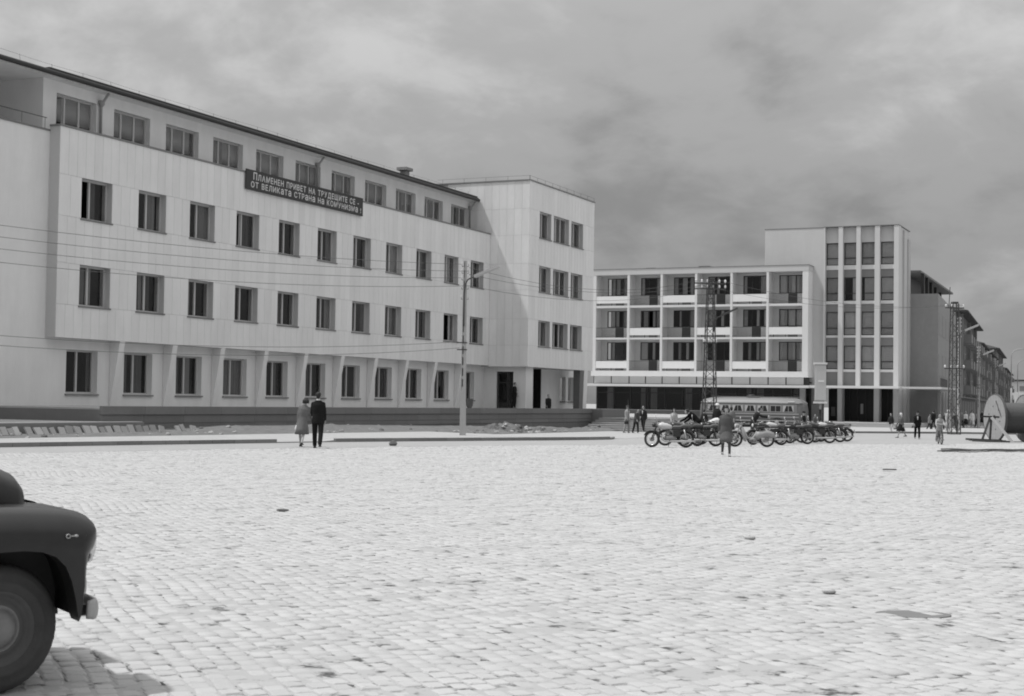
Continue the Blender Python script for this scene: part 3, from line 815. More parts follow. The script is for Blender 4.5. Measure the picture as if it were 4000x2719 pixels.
# clerestory strip and canopy
for i in range(6):
    for k in range(2):
        a = div[i][0]+.16+(div[i+1][0]-div[i][0])*k/2; b = div[i][0]+.0+(div[i+1][0]-div[i][0])*(k+1)/2+.04
        MB().box(a, HY+.55, 3.70, b, HY+.62, 4.425).build('clerestory_panel', 'hotel', hotel)
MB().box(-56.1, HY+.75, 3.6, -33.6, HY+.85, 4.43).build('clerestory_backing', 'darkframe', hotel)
can = MB().box(-56.6, 143.0, 3.38, -33.0, 147.2, 3.62).build('canopy', 'hotelfin', hotel)
MB().box(-32.99, 143.2, 3.40, -24.6, 147.25, 3.63).build('canopy', 'hotelfin', hotel)
MB().box(-24.58, 144.5, 3.42, -20.9, 158, 3.60).build('canopy', 'hotel', hotel)
# ground floor glazing
gx = np.linspace(-56.0, -33.7, 13)
m = MB()
for x in gx: m.box(x-.06, 146.5, -.3, x+.06, 146.62, 3.38)
m.box(-56, 146.52, 2.72, -33.7, 146.60, 2.80).box(-56, 146.52, .35, -33.7, 146.6, .5)
m.build('shop_front_frame', 'darkframe', hotel)
for k in range(12):
    MB().box(gx[k]+.06, 146.54, .5, gx[k+1]-.06, 146.55, 3.38).build('shop_pane', 'shopglass', hotel)
    if k % 3 != 1:
        cwid = random.choice((.5, .7, .9))
        c = curtain_mesh(cwid, 2.8, k); c.v = [(p[0]+gx[k]+(.1 if k % 2 else .9), p[1]+147.2, p[2]+.5) for p in c.v]; c.build('shop_curtain', 'darkstone', hotel)
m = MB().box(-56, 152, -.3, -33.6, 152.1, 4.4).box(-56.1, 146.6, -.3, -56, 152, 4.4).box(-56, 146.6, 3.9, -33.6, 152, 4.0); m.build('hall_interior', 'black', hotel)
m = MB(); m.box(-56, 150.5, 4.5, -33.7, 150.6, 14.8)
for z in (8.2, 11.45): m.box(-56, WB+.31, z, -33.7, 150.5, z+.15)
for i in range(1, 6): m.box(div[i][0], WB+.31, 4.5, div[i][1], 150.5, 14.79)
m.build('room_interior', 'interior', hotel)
MB().box(-45, 146, 15.42, -43.9, 147, 15.62).build('roof_vent', 'kerb', hotel); MB().box(-50.6, 146, 15.42, -49.6, 147, 15.56).build('roof_vent', 'kerb', hotel)
# pillar between wing and tower
MB().box(-33.57, 146.6, -.3, -32.45, 147.2, 3.37).build('corner_pier', 'darkwall', hotel)
MB().box(-34.4, 145.2, -.3, -33.9, 145.7, 3.37).build('column', 'concrete', hotel)
# tower
TY = 147.0
MB().box(-38.43, TY, 3.64, -32.39, 157, 19.17).build('tower_wall', 'hotel', hotel)
MB().box(-32.388, TY+.9, 17.65, -25.26, 152.8, 19.15).box(-25.75, TY+.9, .0, -25.26, 152.8, 17.649).build('tower_wall', 'hotel', hotel)
MB().box(-38.47, TY-.03, 19.172, -32.47, 157, 19.24).box(-32.469, TY-.46, 19.172, -25.18, 152.85, 19.24).build('roof_edge', 'kerb', hotel)
MB().box(-25.255, 149.0, .2, -25.1, 149.2, 18.9).box(-25.255, 151.6, .2, -25.12, 152.8, 18.3).build('side_rib', 'render', hotel)
fins = [(-32.46, -32.31, 3.64), (-31.01, -30.58, .19), (-29.28, -28.87, 3.64), (-27.51, -27.02, .19), (-25.68, -25.22, .19)]
for a, b, z0 in fins: MB().box(a, TY-.42, z0, b, TY+.9, 19.171).build('tower_fin', 'towerfin', hotel)
bays = [(-32.30, -31.012), (-30.578, -29.282), (-28.868, -27.512), (-27.018, -25.682)]
lv = [(17.65, 16.16, 15.45, 15.02), (14.26, 12.71, 11.96, 11.65), (10.90, 9.31, 8.60, 8.37), (7.58, 6.04, 5.28, 5.02)]
for bi, (a, b) in enumerate(bays):
    MB().box(a, TY+.05, 17.66, b, TY+.89, 19.15).build('top_panel', 'hotel', hotel)
    for li, (zt, zm, zb, zl) in enumerate(lv):
        fr = MB(); t = .07
        for z in (zt-t, zm-.045, zb): fr.box(a+.01, TY+.25, z, b-.01, TY+.33, z+t)
        fr.box(a+.01, TY+.25, zb+t, a+.08, TY+.33, zt-t).box(b-.08, TY+.25, zb+t, b-.01, TY+.33, zt-t)
        o = fr.build('window', 'darkframe', hotel)
        MB().box(a+.08, TY+.28, zm+.03, b-.08, TY+.285, zt-t).build('pane', 'glass', o)
        MB().box(a+.08, TY+.28, zb+t, b-.08, TY+.285, zm-.045).build('pane', 'glass', o)
        if (bi, li) == (1, 1): c = curtain_mesh(.35, zt-zb-.1, 3); c.v = [(p[0]+b-.45, p[1]+TY+.36, p[2]+zb+.05) for p in c.v]
        elif (bi, li) == (2, 1): c = curtain_mesh(1.0, zt-zb-.1, 3); c.v = [(p[0]+b-1.08, p[1]+TY+.36, p[2]+zb+.05) for p in c.v]
        else: c = curtain_mesh(b-a-.18, zt-zb-.1, bi); c.v = [(p[0]+a+.09, p[1]+TY+.36, p[2]+zb+.05) for p in c.v]
        c.build('curtain', 'sheer', o)
        MB().box(a, TY+.12, zl, b, TY+.89, zb-.004).build('spandrel_band', 'hotelfin', hotel)
        zn = lv[li+1][0] if li < 3 else 3.66
        MB().box(a, TY+.2, zn+.004, b, TY+.89, zl-.004).build('spandrel_panel', 'spandrel', hotel)
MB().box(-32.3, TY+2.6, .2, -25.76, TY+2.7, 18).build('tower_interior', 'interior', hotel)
# entrance under the tower
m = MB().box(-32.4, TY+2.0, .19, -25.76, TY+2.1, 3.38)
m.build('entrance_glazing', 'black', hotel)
m = MB()
for x in (-31.6, -30.3, -29.5, -28.7, -27.9, -26.6): m.box(x-.04, TY+1.9, .19, x+.04, TY+1.99, 3.38)
m.build('entrance_frame', 'darkframe', hotel)
MB().box(-29.22, TY+1.86, .95, -28.95, TY+1.88, 1.95).build('notice', 'render', hotel)
MB().box(-32.1, TY+1.86, .7, -31.7, TY+1.88, 1.6).build('notice', 'spandrel', hotel)
# rough dark side building and its roof
side = thing('side_building', (-23, 155, -.3), 'dark rough walled building under a flat overhanging roof right of the hotel tower', 'building')
SA = math.radians(4.67); sdir = Vector((-math.sin(SA), math.cos(SA), 0)); P0 = Vector((-22.45, 153.0, 0))
def sp(t, o=0.0, z=0.0):      # along the street, outward, height
    q = P0 + sdir*t + Vector((math.cos(SA), math.sin(SA), 0))*o; return Vector((q.x, q.y, z))
m = MB().add([(-25.24, 153.0, -.3), sp(0, 0, -.3), sp(33, 0, -.3), (-34, 186, -.3), (-25.24, 153.0, 12.98), sp(0, 0, 12.98), sp(33, 0, 12.98), (-34, 186, 12.98)],
             [(3,2,1,0),(4,5,6,7),(0,1,5,4),(1,2,6,5),(2,3,7,6),(3,0,4,7)]); m.build('wall', 'darkwall', side)
m = MB().add([(-25.4, 152.9, 15.12), (-24.15, 152.9, 15.12), sp(31, -.3, 15.12), (-34, 184, 15.12), (-25.4, 152.9, 15.32), (-24.15, 152.9, 15.32), sp(31, -.3, 15.32), (-34, 184, 15.32)],
             [(3,2,1,0),(4,5,6,7),(0,1,5,4),(1,2,6,5),(2,3,7,6),(3,0,4,7)]); m.build('roof', 'darkstone', side)
for t in (1.5, 7, 13, 20, 28): MB().beam(sp(t, -1.6, 12.98), sp(t, -1.6, 15.12), .3).build('roof_post', 'darkframe', side)
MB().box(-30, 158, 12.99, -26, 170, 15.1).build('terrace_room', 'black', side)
for z0 in (9.0, 4.9):
    for t in (1.0, 6.5, 12, 17.5, 23):
        m = MB().add([sp(t, .02, z0), sp(t+5, .02, z0), sp(t+5, .02, z0+2.1), sp(t, .02, z0+2.1), sp(t, -.2, z0), sp(t+5, -.2, z0), sp(t+5, -.2, z0+2.1), sp(t, -.2, z0+2.1)],
             [(0,1,2,3),(7,6,5,4),(0,4,5,1),(1,5,6,2),(2,6,7,3),(3,7,4,0)]); m.build('window', 'spandrel', side)
for t in (1, 6, 11, 16, 21, 26):
    MB().beam(sp(t, .06, 0), sp(t, .06, 3.3), .35).build('shop_pier', 'render', side)
    a = sp(t+.3, .03, .1); b = sp(t+4.6, .03, .1)
    m = MB().add([a, b, b+Vector((0, 0, 2.6)), a+Vector((0, 0, 2.6))], [(0,1,2,3)]); m.v += [(p[0]-.1, p[1], p[2]) for p in m.v]; m.f += [(7,6,5,4),(0,4,5,1),(1,5,6,2),(2,6,7,3),(3,7,4,0)]
    m.build('shop_window', 'black', side)
m = MB()
for k in range(9): m.tube([sp(.3+k*1.3, .25, 3.62), sp(.3+k*1.3, .25, 4.6)], .03, 5)
m.tube([sp(.3, .25, 4.6), sp(11, .25, 4.6)], .03, 5); m.build('railing', 'steel', side)

# apartment blocks down the street
blocks = [(39, 86, 13.5, 'apartment block with balconies nearest the rough dark building', 7), (92, 172, 11.7, 'apartment block with a hipped roof in the middle of the street row', 9), (178, 240, 14.2, 'small pale apartment block third along the receding street row', 6), (246, 330, 11.8, 'farthest apartment block at the end of the receding street row', 7)]
for bi, (t0, t1, H, lab, nb) in enumerate(blocks):
    L_ = t1-t0; pz = sp(t0, 0, -.4)
    ap = thing('apartment_block', pz, lab, 'building', 'apartment blocks along the street', SA, local=True)
    H += .4
    MB().box(-12, 0, 0, 0, L_, H).build('wall', 'tenement' if bi != 2 else 'tenementlight', ap)
    MB().add([(1.1, -1, H+.01), (-13, -1, H+.01), (-13, L_+1, H+.01), (1.1, L_+1, H+.01), (-6, 3, H+2.2), (-6, L_-3, H+2.2), (1.1, -1, H+.2), (-13, -1, H+.2), (-13, L_+1, H+.2), (1.1, L_+1, H+.2)],
             [(0,1,2,3),(0,3,9,6),(0,6,7,1),(1,7,8,2),(2,8,9,3),(6,9,5,4),(6,4,7),(7,4,5,8),(8,5,9)]).build('roof', 'roof', ap)
    MB().box(.01, 0, 3.35, .35, L_, 3.55).build('cornice', 'tenementlight', ap)
    step = L_/nb
    for f in range(4):
        z = .5 if f == 0 else 3.2*f+.75
        for k in range(nb):
            y = step*(k+.5)
            if f == 0:
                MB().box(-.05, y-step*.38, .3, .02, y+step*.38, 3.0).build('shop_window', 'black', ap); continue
            fr = MB().box(.0, y-step*.36, z+.35, .05, y-step*.36+1.5, z+2.1).build('window', 'frame', ap)
            MB().box(.051, y-step*.36+.1, z+.43, .06, y-step*.36+1.4, z+2.02).build('pane', 'darkframe', fr)
            if k % 2 == 0 or bi == 0:
                fl = MB().box(.001, y-.3, z-.12, 1.35, y+step*.38, z+.02).build('balcony', 'tenementlight', ap)
                m = MB().box(1.28, y-.3, z+.02, 1.35, y+step*.38, z+.95).box(.01, y-.3, z+.02, 1.279, y-.24, z+.95)
                m.build('balcony_front', 'tenementlight' if (k+f) % 3 else 'spandrel', fl)
                MB().box(.0, y+.3, z+.02, .04, y+step*.3, z+2.2).build('balcony_door', 'darkframe', ap)
    for k in (0, nb//2, nb-1): MB().box(-.001, step*k+.1, 3.6, .45, step*k+.75, H-.2).build('pilaster', 'tenementlight', ap)
    MB().box(-6, L_*.4, H+1.2, -5.2, L_*.4+.9, H+3.2).build('chimney', 'tenement', ap)
m = MB().box(0, 0, -1, 60, 14, 11)
end = thing('distant_building', (-45, 560, -1), 'hazy pale building closing the far end of the street', 'building')
m = MB().box(-60, 560, -1.2, 6, 572, 11.5); m.build('wall', 'hotel', end)
m = MB().box(-61, 559.2, 11.5, 7, 573, 12.1); m.build('roof', 'roof', end)
for f in range(3):
    for k in range(16): MB().box(-58+k*4, 559.9, 1.4+f*3.3, -56.2+k*4, 560.05, 3.2+f*3.3).build('window', 'spandrel', end)

# hotel forecourt, steps, low wall, kerb
fc = MB().box(-42.9, 138.2, -.5, -25.0, 147.6, .19).box(-25, 138.2, -.5, -22.5, 152.99, .18); struct(fc.build('forecourt', 'pave'))
struct(MB().box(-56.5, 140.3, -.5, -42.91, 147.6, .2).build('forecourt', 'pave'))
for k in range(3):
    struct(MB().box(-42.8, 136.4+.6*k, -.5, -22.4, 138.19, -.3+.16*(k+1)-.02*k).build('forecourt_step', 'pave'))
lw = thing('low_wall', (-49, 140, -.3), 'low dark stone wall in front of the hotel shop windows', 'wall')
for k in range(9):
    a = -56.4+k*1.55
    MB().box(a+.006, 139.9, -.4, a+1.544, 140.25, .98).build('stone', 'darkstone', lw)
MB().box(-56.5, 139.8, .984, -42.3, 140.35, 1.08).build('coping', 'darkstone', lw)
st = thing('entrance_steps', (-29.5, 92, -.15), 'broad flight of pale stone steps right of the terrace corner', 'steps')
for k in range(6):
    MB().box(-35.5, 90.2+.62*k, -.3, -30.6-.2*k, 98, -.19+.135*(k+1)).box(-35.5, 90.165+.62*k, -.189+.135*(k+1), -30.57-.2*k, 90.8+.62*k if k < 5 else 98, -.14+.135*(k+1)).build('step', 'pave', st)
MB().box(-36.36, 94.01, -.4, -35.51, 98.5, 1.22).build('cheek_wall', 'darkstone', st)
struct(MB().extr([(-37, 98.01), (-31.7, 98.01), (-43.2, 139.7), (-54, 139.7)], lambda u, v, d: (u, v, d), -.4, .66).build('upper_walk', 'pave'))
# hotel pavement with its kerb
KH = [(-25.2, 88.6), (-24.2, 97.5), (-22.6, 103.2), (-19.4, 108.0), (-15.95, 113.3), (-12.4, 116.2), (-4, 120)]
mb = MB()
pts = [Vector((x, y, gz(y)+.12)) for x, y in KH]
for a, b in zip(pts, pts[1:]):
    mb.add([a, b, Vector((b.x-3, 146, -.20)), Vector((a.x-3 if a.x < -25 else a.x-3, 146, -.20))], [(0,1,2,3)])
struct(mb.build('hotel_pavement', 'pave'))
kb2 = thing('kerb', (-20, 104, -.15), None, None); kb2['kind'] = 'structure'
K = resample(KH, 1.2)
for a, b in zip(K, K[1:]):
    z = gz(a.y); d = (b-a).normalized()
    MB().beam((a.x, a.y, z+.03), (b.x-d.x*.012, b.y-d.y*.012, z+.03), .16, .20).build('kerb_stone', 'kerb', kb2)

# ------------------------------------------------------------------ posts, masts, wires
RV = Vector((R2[0], R2[1], 0)); FV = Vector((F2[0], F2[1], 0))
def lamp_post(P, h, label, group, arm=1.0, bin_=False):
    t = thing('lamp_post', P, label, 'lamp post', group, YAW, local=True); t.scale = (.86, .9, 1)
    b0, b1 = .15, .085
    m = MB()
    def sect(z, x0, x1, y0, y1): return [(x0, y0, z), (x1, y0, z), (x1, y1, z), (x0, y1, z)]
    wz = lambda z: b0+(b1-b0)*z/h
    m.loft([sect(0, -.16, .16, -.13, .13), sect(.9, -.155, .15, -.12, .12), sect(2.0, -.14, .135, -.11, .11)])
    m.loft([sect(2.0, -.02, wz(2), -.11, .11), sect(h, -.01, b1, -.08, .08)])
    m.loft([sect(2.0, -wz(2), -.10, -.11, .11), sect(h, -b1, -.055, -.08, .08)])
    m.loft([sect(2.0, -.10, -.02, .075, .11), sect(h, -.055, -.01, .05, .08)])
    z = 2.0
    while z < h-.2:
        m.box(-.10+.045*z/h, -.105, z, -.02, .074, z+.14); z += .48
    m.build('concrete_pole', 'concrete', t)
    A = h*.74
    m = MB().tube([(-.03, -.15, A-.9), (-.03, -.15, A+.55), (.02, -.15, A+.95), (.14, -.15, A+1.16), (.36, -.15, A+1.27), (.5, -.15, A+1.31)], .036, 7); m.build('lamp_arm', 'steel', t, True)
    hd = MB().loft([[(.45, -.22, A+1.25), (.45, -.08, A+1.25), (.45, -.10, A+1.38), (.45, -.20, A+1.38)], [(1.75, -.23, A+1.72), (1.75, -.07, A+1.72), (1.72, -.10, A+1.84), (1.72, -.20, A+1.84)]]).build('lamp_head', 'lightsteel', t)
    MB().loft([[(.52, -.20, A+1.235), (.52, -.10, A+1.235), (.52, -.10, A+1.27), (.52, -.20, A+1.27)], [(1.70, -.20, A+1.665), (1.70, -.10, A+1.665), (1.70, -.10, A+1.70), (1.70, -.20, A+1.70)]]).build('diffuser', 'lamp', hd)
    for z in (.53*h, .49*h):
        MB().beam((-.36, -.12, z), (.16, -.12, z), .05).build('crossarm', 'steel', t)
    for i, z in enumerate((h-.25, h-.55, h-.85, h-1.25, h-1.7)):
        for s in (-1, 1):
            br = MB().tube([(s*.08, 0, z), (s*.17, 0, z), (s*.17, 0, z+.08)], .012, 4).build('bracket', 'steel', t)
            MB().lathe([(.02, z+.07), (.04, z+.10), (.025, z+.13), (.035, z+.16), (.01, z+.18)], (s*.17, 0, 0), 'z', 6, True).build('insulator', 'porcelain', br)
    if bin_:
        MB().lathe([(.10, 1.2), (.17, 1.32), (.19, 1.62), (.17, 1.62), (.15, 1.35)], (.33, 0, 0), 'z', 10).build('litter_bin', 'steel', t)
        MB().beam((.1, 0, 1.55), (.3, 0, 1.55), .03).build('bin_bracket', 'steel', t)
    return t
LP = Vector((-29.06, 59.59, .13))
lamp_post(LP, 7.7, 'slotted concrete lamp post on the pavement before the office entrance', 'concrete lamp posts', bin_=True)
LPS = []
for px, py, ptop, lab in ((3746, 1688, 1214, 'concrete lamp post on the street behind the second lattice mast'), (3822, 1674, 1352, 'concrete lamp post against the second apartment block of the street row'), (3886, 1660, 1400, 'smallest and farthest concrete lamp post down the street')):
    P = onG(px, py); k = ppm(P); h = min(9.2, (py-ptop)/k); LPS.append(P); lamp_post(P, h, lab, 'concrete lamp posts')
def curved_lamp(px, D, ptop, lab):
    d = ray(px, 1595); P = Vector(CAM + d/np.dot(d, cf)*D); P.z = gz(P.y)
    h = 1.65+(1598-ptop)/(FPX/D)-P.z
    t = thing('street_lamp', P, lab, 'street lamp', 'curved steel street lamps', YAW, local=True)
    MB().tube([(0, 0, 0), (0, 0, h*.5)], .10, 7).build('pole', 'lightsteel', t, True)
    pts = [(0, 0, h*.5), (0, 0, h-.9)] + [(.8*(1-math.cos(a)), 0, h-.9+.8*math.sin(a)) for a in np.linspace(.3, 1.45, 5)] + [(1.6, 0, h)]
    MB().tube(pts, .06, 7).build('curved_arm', 'lightsteel', t, True)
    MB().loft([[(1.5, -.1, h-.05), (1.5, .1, h-.05), (1.5, .08, h+.09), (1.5, -.08, h+.09)], [(3.0, -.13, h+.08), (3.0, .13, h+.08), (3.0, .08, h+.22), (3.0, -.08, h+.22)]]).build('lamp_head', 'steel', t)
curved_lamp(3950, 170, 1362, 'taller curved steel street lamp at the right edge')
curved_lamp(3975, 212, 1404, 'smaller curved steel street lamp behind the taller one')
def lattice(P, h, w0, w1, label, arms, lampz=None, nins=3):
    t = thing('lattice_mast', P, label, 'lattice mast', 'steel lattice masts', YAW+.12, local=True)
    def c(i, z): s = w0+(w1-w0)*z/h; return Vector(((-s/2, s/2, s/2, -s/2)[i], (-s/2, -s/2, s/2, s/2)[i], z))
    for i in range(4): MB().beam(c(i, 0), c(i, h), .06, .06).build('leg', 'steel', t)
    n = int(h/.55)
    for f in range(4):
        m = MB()
        for k in range(n):
            za, zb = h*k/n, h*(k+1)/n
            m.beam(c(f, za), c((f+1) % 4, zb), .026) if k % 2 else m.beam(c((f+1) % 4, za), c(f, zb), .026)
            if k % 3 == 0: m.beam(c(f, za+.02), c((f+1) % 4, za+.02), .03)
        m.build('bracing', 'steel', t)
    for (z, half, up) in arms:
        ca = MB().beam((-half, 0, z), (half, 0, z), .07).build('crossarm', 'steel', t)
        for k in range(nins*2):
            x = -half+.06+(2*half-.12)*k/(nins*2-1)
            MB().lathe([(.02, z+.02), (.03, z+.07), (.075, z+.10), (.06, z+.16), (.075, z+.19), (.02, z+.26)], (x, 0, 0), 'z', 8, True).build('insulator', 'porcelain', ca)
    MB().box(-.2, -.2, h, .2, .2, h+.14).build('cap', 'steel', t)
    if lampz:
        MB().tube([(.2, -.1, lampz-1.0), (.25, -.12, lampz-.4), (.45, -.12, lampz-.1), (.7, -.12, lampz)], .04, 6).build('lamp_arm', 'steel', t, True)
        MB().loft([[(.65, -.2, lampz-.06), (.65, -.04, lampz-.06), (.65, -.06, lampz+.1), (.65, -.18, lampz+.1)], [(1.7, -.2, lampz+.42), (1.7, -.04, lampz+.42), (1.7, -.06, lampz+.54), (1.7, -.18, lampz+.54)]]).build('lamp_head', 'steel', t)
    return t
M1 = onG(2770, 1692); k1 = ppm(M1)
lattice(M1, (1692-1098)/k1, .80, .36, 'steel lattice mast standing among the motorcycles in front of the hotel balconies', [((1692-1127)/k1, 1.0, 1), ((1692-1106)/k1, 1.0, 1), ((1692-1340)/k1, .45, 1)], (1692-1232)/k1)
M2 = onG(3727, 1697); k2 = ppm(M2)
lattice(M2, (1697-1186)/k2, .66, .42, 'steel lattice mast near the cable drum with a thin aerial on top', [((1697-1202)/k2, .7, 1), ((1697-1440)/k2, .75, 1)], None, 2)
tag(MB().tube([M2+Vector((-.4, 0, (1697-1200)/k2)), M2+Vector((-.32, 0, (1697-1120)/k2))], .03, 5).build('aerial', 'steel', None), 'thin slanted aerial rod on top of the right lattice mast', 'aerial')
# overhead wires
wires = [(7.55, 7.95, -.17, 0), (7.25, 7.55, .17, 1), (6.95, 7.30, -.17, 2), (6.60, 6.85, .17, 3), (4.12, 4.75, -.3, 4), (3.85, 4.50, -.2, 5)]
far_left = Vector((-40.0, 21.0, 0))
for z0, z1, o, i in wires:
    a = LP+RV*o+Vector((0, 0, z0)); b = far_left+RV*o*1.5+Vector((0, 0, z1))
    pts = []
    for k in range(25):
        s = k/24; p = a.lerp(b, s); p.z -= .75*4*s*(1-s)*(.9+.1*i); pts.append(p)
    lab = ['topmost', 'second', 'third', 'fourth', 'fifth', 'lowest'][i]+' overhead wire running left from the concrete lamp post across the facade'
    tag(MB().tube(pts, .009, 4).build('overhead_wire', 'wire'), lab, 'wire', 'overhead wires')
for i, (z0, z1, o) in enumerate(((7.4, (1692-1106)/k1+.2, -.8), (7.1, (1692-1106)/k1+.2, .8), (6.6, (1692-1127)/k1+.2, 0))):
    a = LP+RV*.17+Vector((0, 0, z0)); b = M1+RV*o+Vector((0, 0, z1)); pts = []
    for k in range(19):
        s = k/18; p = a.lerp(b, s); p.z -= .8*4*s*(1-s); pts.append(p)
    tag(MB().tube(pts, .009, 4).build('overhead_wire', 'wire'), ['upper', 'middle', 'lower'][i]+' overhead wire strung from the lamp post to the lattice mast', 'wire', 'overhead wires')
for i, (z0, z1, o) in enumerate((((1692-1106)/k1+.2, (1697-1202)/k2+.2, .6), ((1692-1127)/k1+.2, (1697-1202)/k2+.2, -.5))):
    a = M1+RV*o+Vector((0, 0, z0)); b = M2+RV*o+Vector((0, 0, z1)); pts = []
    for k in range(19):
        s = k/18; p = a.lerp(b, s); p.z -= .7*4*s*(1-s); pts.append(p)
    tag(MB().tube(pts, .009, 4).build('overhead_wire', 'wire'), ['upper', 'lower'][i]+' overhead wire strung between the two lattice masts', 'wire', 'overhead wires')

# advertising pillar
AP = onG(3203, 1697); ka = ppm(AP); zz_ = lambda y: (1697-y)/ka
ap = thing('advertising_pillar', AP, 'pale ribbed light box on a black pole standing behind the motorcycles', 'light box', None, YAW-.15, local=True)
wd = 43/ka/2
MB().tube([(0, 0, 0), (0, 0, zz_(1600))], .085, 8).build('pole', 'black', ap, True)
MB().tube([(0, 0, zz_(1600)), (0, 0, zz_(1574))], .07, 8).build('pole_neck', 'lightsteel', ap, True)
MB().box(-wd, -wd*.8, zz_(1566), wd, wd*.8, zz_(1424)).build('case', 'concrete', ap)
for s in (zz_(1424)+.003, zz_(1576)):
    MB().box(-wd*1.18, -wd, s, wd*1.18, wd, s+.12).build('cap', 'hotelfin', ap)
for k in range(9):
    x = -wd+.06+(2*wd-.12)*k/8
    MB().box(x-.022, -wd*.8-.03, zz_(1562), x+.022, -wd*.8-.002, zz_(1428)).build('rib', 'hotelfin', ap)
MB().box(-.16, -wd*.8-.05, zz_(1492), .2, -wd*.8-.031, zz_(1486)).build('plate', 'white', ap)

# ------------------------------------------------------------------ bus
bY = 134.0
xa, xb = onY(2730, 1660, bY).x, onY(3137, 1660, bY).x
bz = gz(bY); LB = xb-xa
bus = thing('bus', (xa, bY, bz), 'round cornered bus with pale stripes parked before the hotel', 'bus', None, 0, local=True)
def brow(x, zt, zb, hw, n=20):
    R = []
    for k in range(n):
        a = 2*math.pi*k/n; c, s = math.cos(a), math.sin(a)
        y = hw*abs(c)**.55*(1 if c > 0 else -1); z = (zt+zb)/2+(zt-zb)/2*abs(s)**.5*(1 if s > 0 else -1)
        R.append((x, y+1.2, z))
    return R
prof = [(0.0, 1.9, .6, .85), (.10, 2.3, .45, 1.08), (.35, 2.60, .36, 1.19), (.9, 2.74, .34, 1.22), (2.5, 2.78, .34, 1.22), (LB-2.5, 2.78, .34, 1.22), (LB-.9, 2.74, .34, 1.22), (LB-.35, 2.6, .36, 1.19), (LB-.1, 2.3, .45, 1.08), (LB, 1.9, .6, .85)]
bus.scale = (1, 1, .95)
MB().loft([brow(*p) for p in prof]).build('body', 'busbody', bus, True, 50)
MB().loft([[(x, -.03+max(0, (zt < 2.7))*.0, 2.24), (x, .02, 2.24), (x, .02, 2.27), (x, -.03, 2.27)] for x, zt, _, _ in prof[2:8]]).build('roof_trim', 'trim', bus)
MB().loft([[(p[0], 1.2-p[3]*.985 if False else 1.2-(p[3]-.02), 2.27), (p[0], 1.2-p[3]*.80, p[1]-.06), (p[0], 1.2, p[1]+.012), (p[0], 1.2+p[3]*.8, p[1]-.06), (p[0], 1.2+p[3]-.02, 2.27)] for p in prof[1:9]], False, False).build('roof_skin', 'busroof', bus, True)
nW = 7; wx = np.linspace(.75, LB-.75, nW+1)
MB().box(.55, -.026, 1.33, LB-.55, -.012, 2.14).build('window_band', 'busroof', bus)
for k in range(nW):
    a, b = wx[k]+.08, wx[k+1]-.08
    f = MB().box(a, -.05, 1.42, b, -.028, 2.05).build('window', 'trim', bus)
    MB().box(a+.05, -.056, 1.47, b-.05, -.051, 2.00).build('pane', 'black', f)
    MB().box((a+b)/2-.02, -.062, 1.47, (a+b)/2+.02, -.057, 2.0).build('window_bar', 'trim', f)
    if k not in (5,):
        MB().add([(a+.05, -.060, 2.0), (a+.30, -.060, 2.0), (a+.12, -.060, 1.47), (a+.05, -.060, 1.47), (a+.05, -.0585, 2.0), (a+.30, -.0585, 2.0), (a+.12, -.0585, 1.47), (a+.05, -.0585, 1.47)], [(0,1,2,3),(7,6,5,4),(0,4,5,1),(1,5,6,2),(2,6,7,3),(3,7,4,0)]).build('curtain', 'sheerbus', f)
        MB().add([(b-.05, -.060, 2.0), (b-.22, -.060, 2.0), (b-.08, -.060, 1.47), (b-.05, -.060, 1.47), (b-.05, -.0585, 2.0), (b-.22, -.0585, 2.0), (b-.08, -.0585, 1.47), (b-.05, -.0585, 1.47)], [(3,2,1,0),(4,5,6,7),(0,1,5,4),(1,2,6,5),(2,3,7,6),(3,0,4,7)]).build('curtain', 'sheerbus', f)
for z, h in ((1.20, .09), (.92, .07), (.55, .09)): MB().box(.4, -.045, z, LB-.4, -.012, z+h).build('side_trim', 'trim', bus)
for x in (2.0, LB-2.4):
    wh = MB().lathe([(.2, -.02), (.44, -.03), (.47, .05), (.47, .2), (.2, .22)], (x, 0, .47), 'y', 18).build('wheel', 'rubber', bus, True)
    MB().lathe([(.01, -.05), (.14, -.05), (.2, -.01), (.24, 0)], (x, 0, .47), 'y', 14).build('hubcap', 'trim', wh, True)
MB().box(1.2, .3, 2.80, LB-.8, .34, 2.88).box(1.2, 2.0, 2.8, LB-.8, 2.04, 2.88).box(LB*.45, .6, 2.78, LB*.5+.6, 1.6, 2.92).build('roof_rack', 'busbody', bus)
MB().ball((LB*.48, 1.1, 2.92), .45, .4, .16).build('roof_hatch', 'black', bus, True)
MB().box(LB-1.4, -.045, 2.36, LB-.8, .12, 2.43).build('destination_board', 'white', bus)
for y in (.35, 2.05): MB().lathe([(.01, 0), (.12, 0), (.13, -.06)], (LB+.02, y, .8), 'x', 10, True).build('headlight', 'chrome', bus, True)

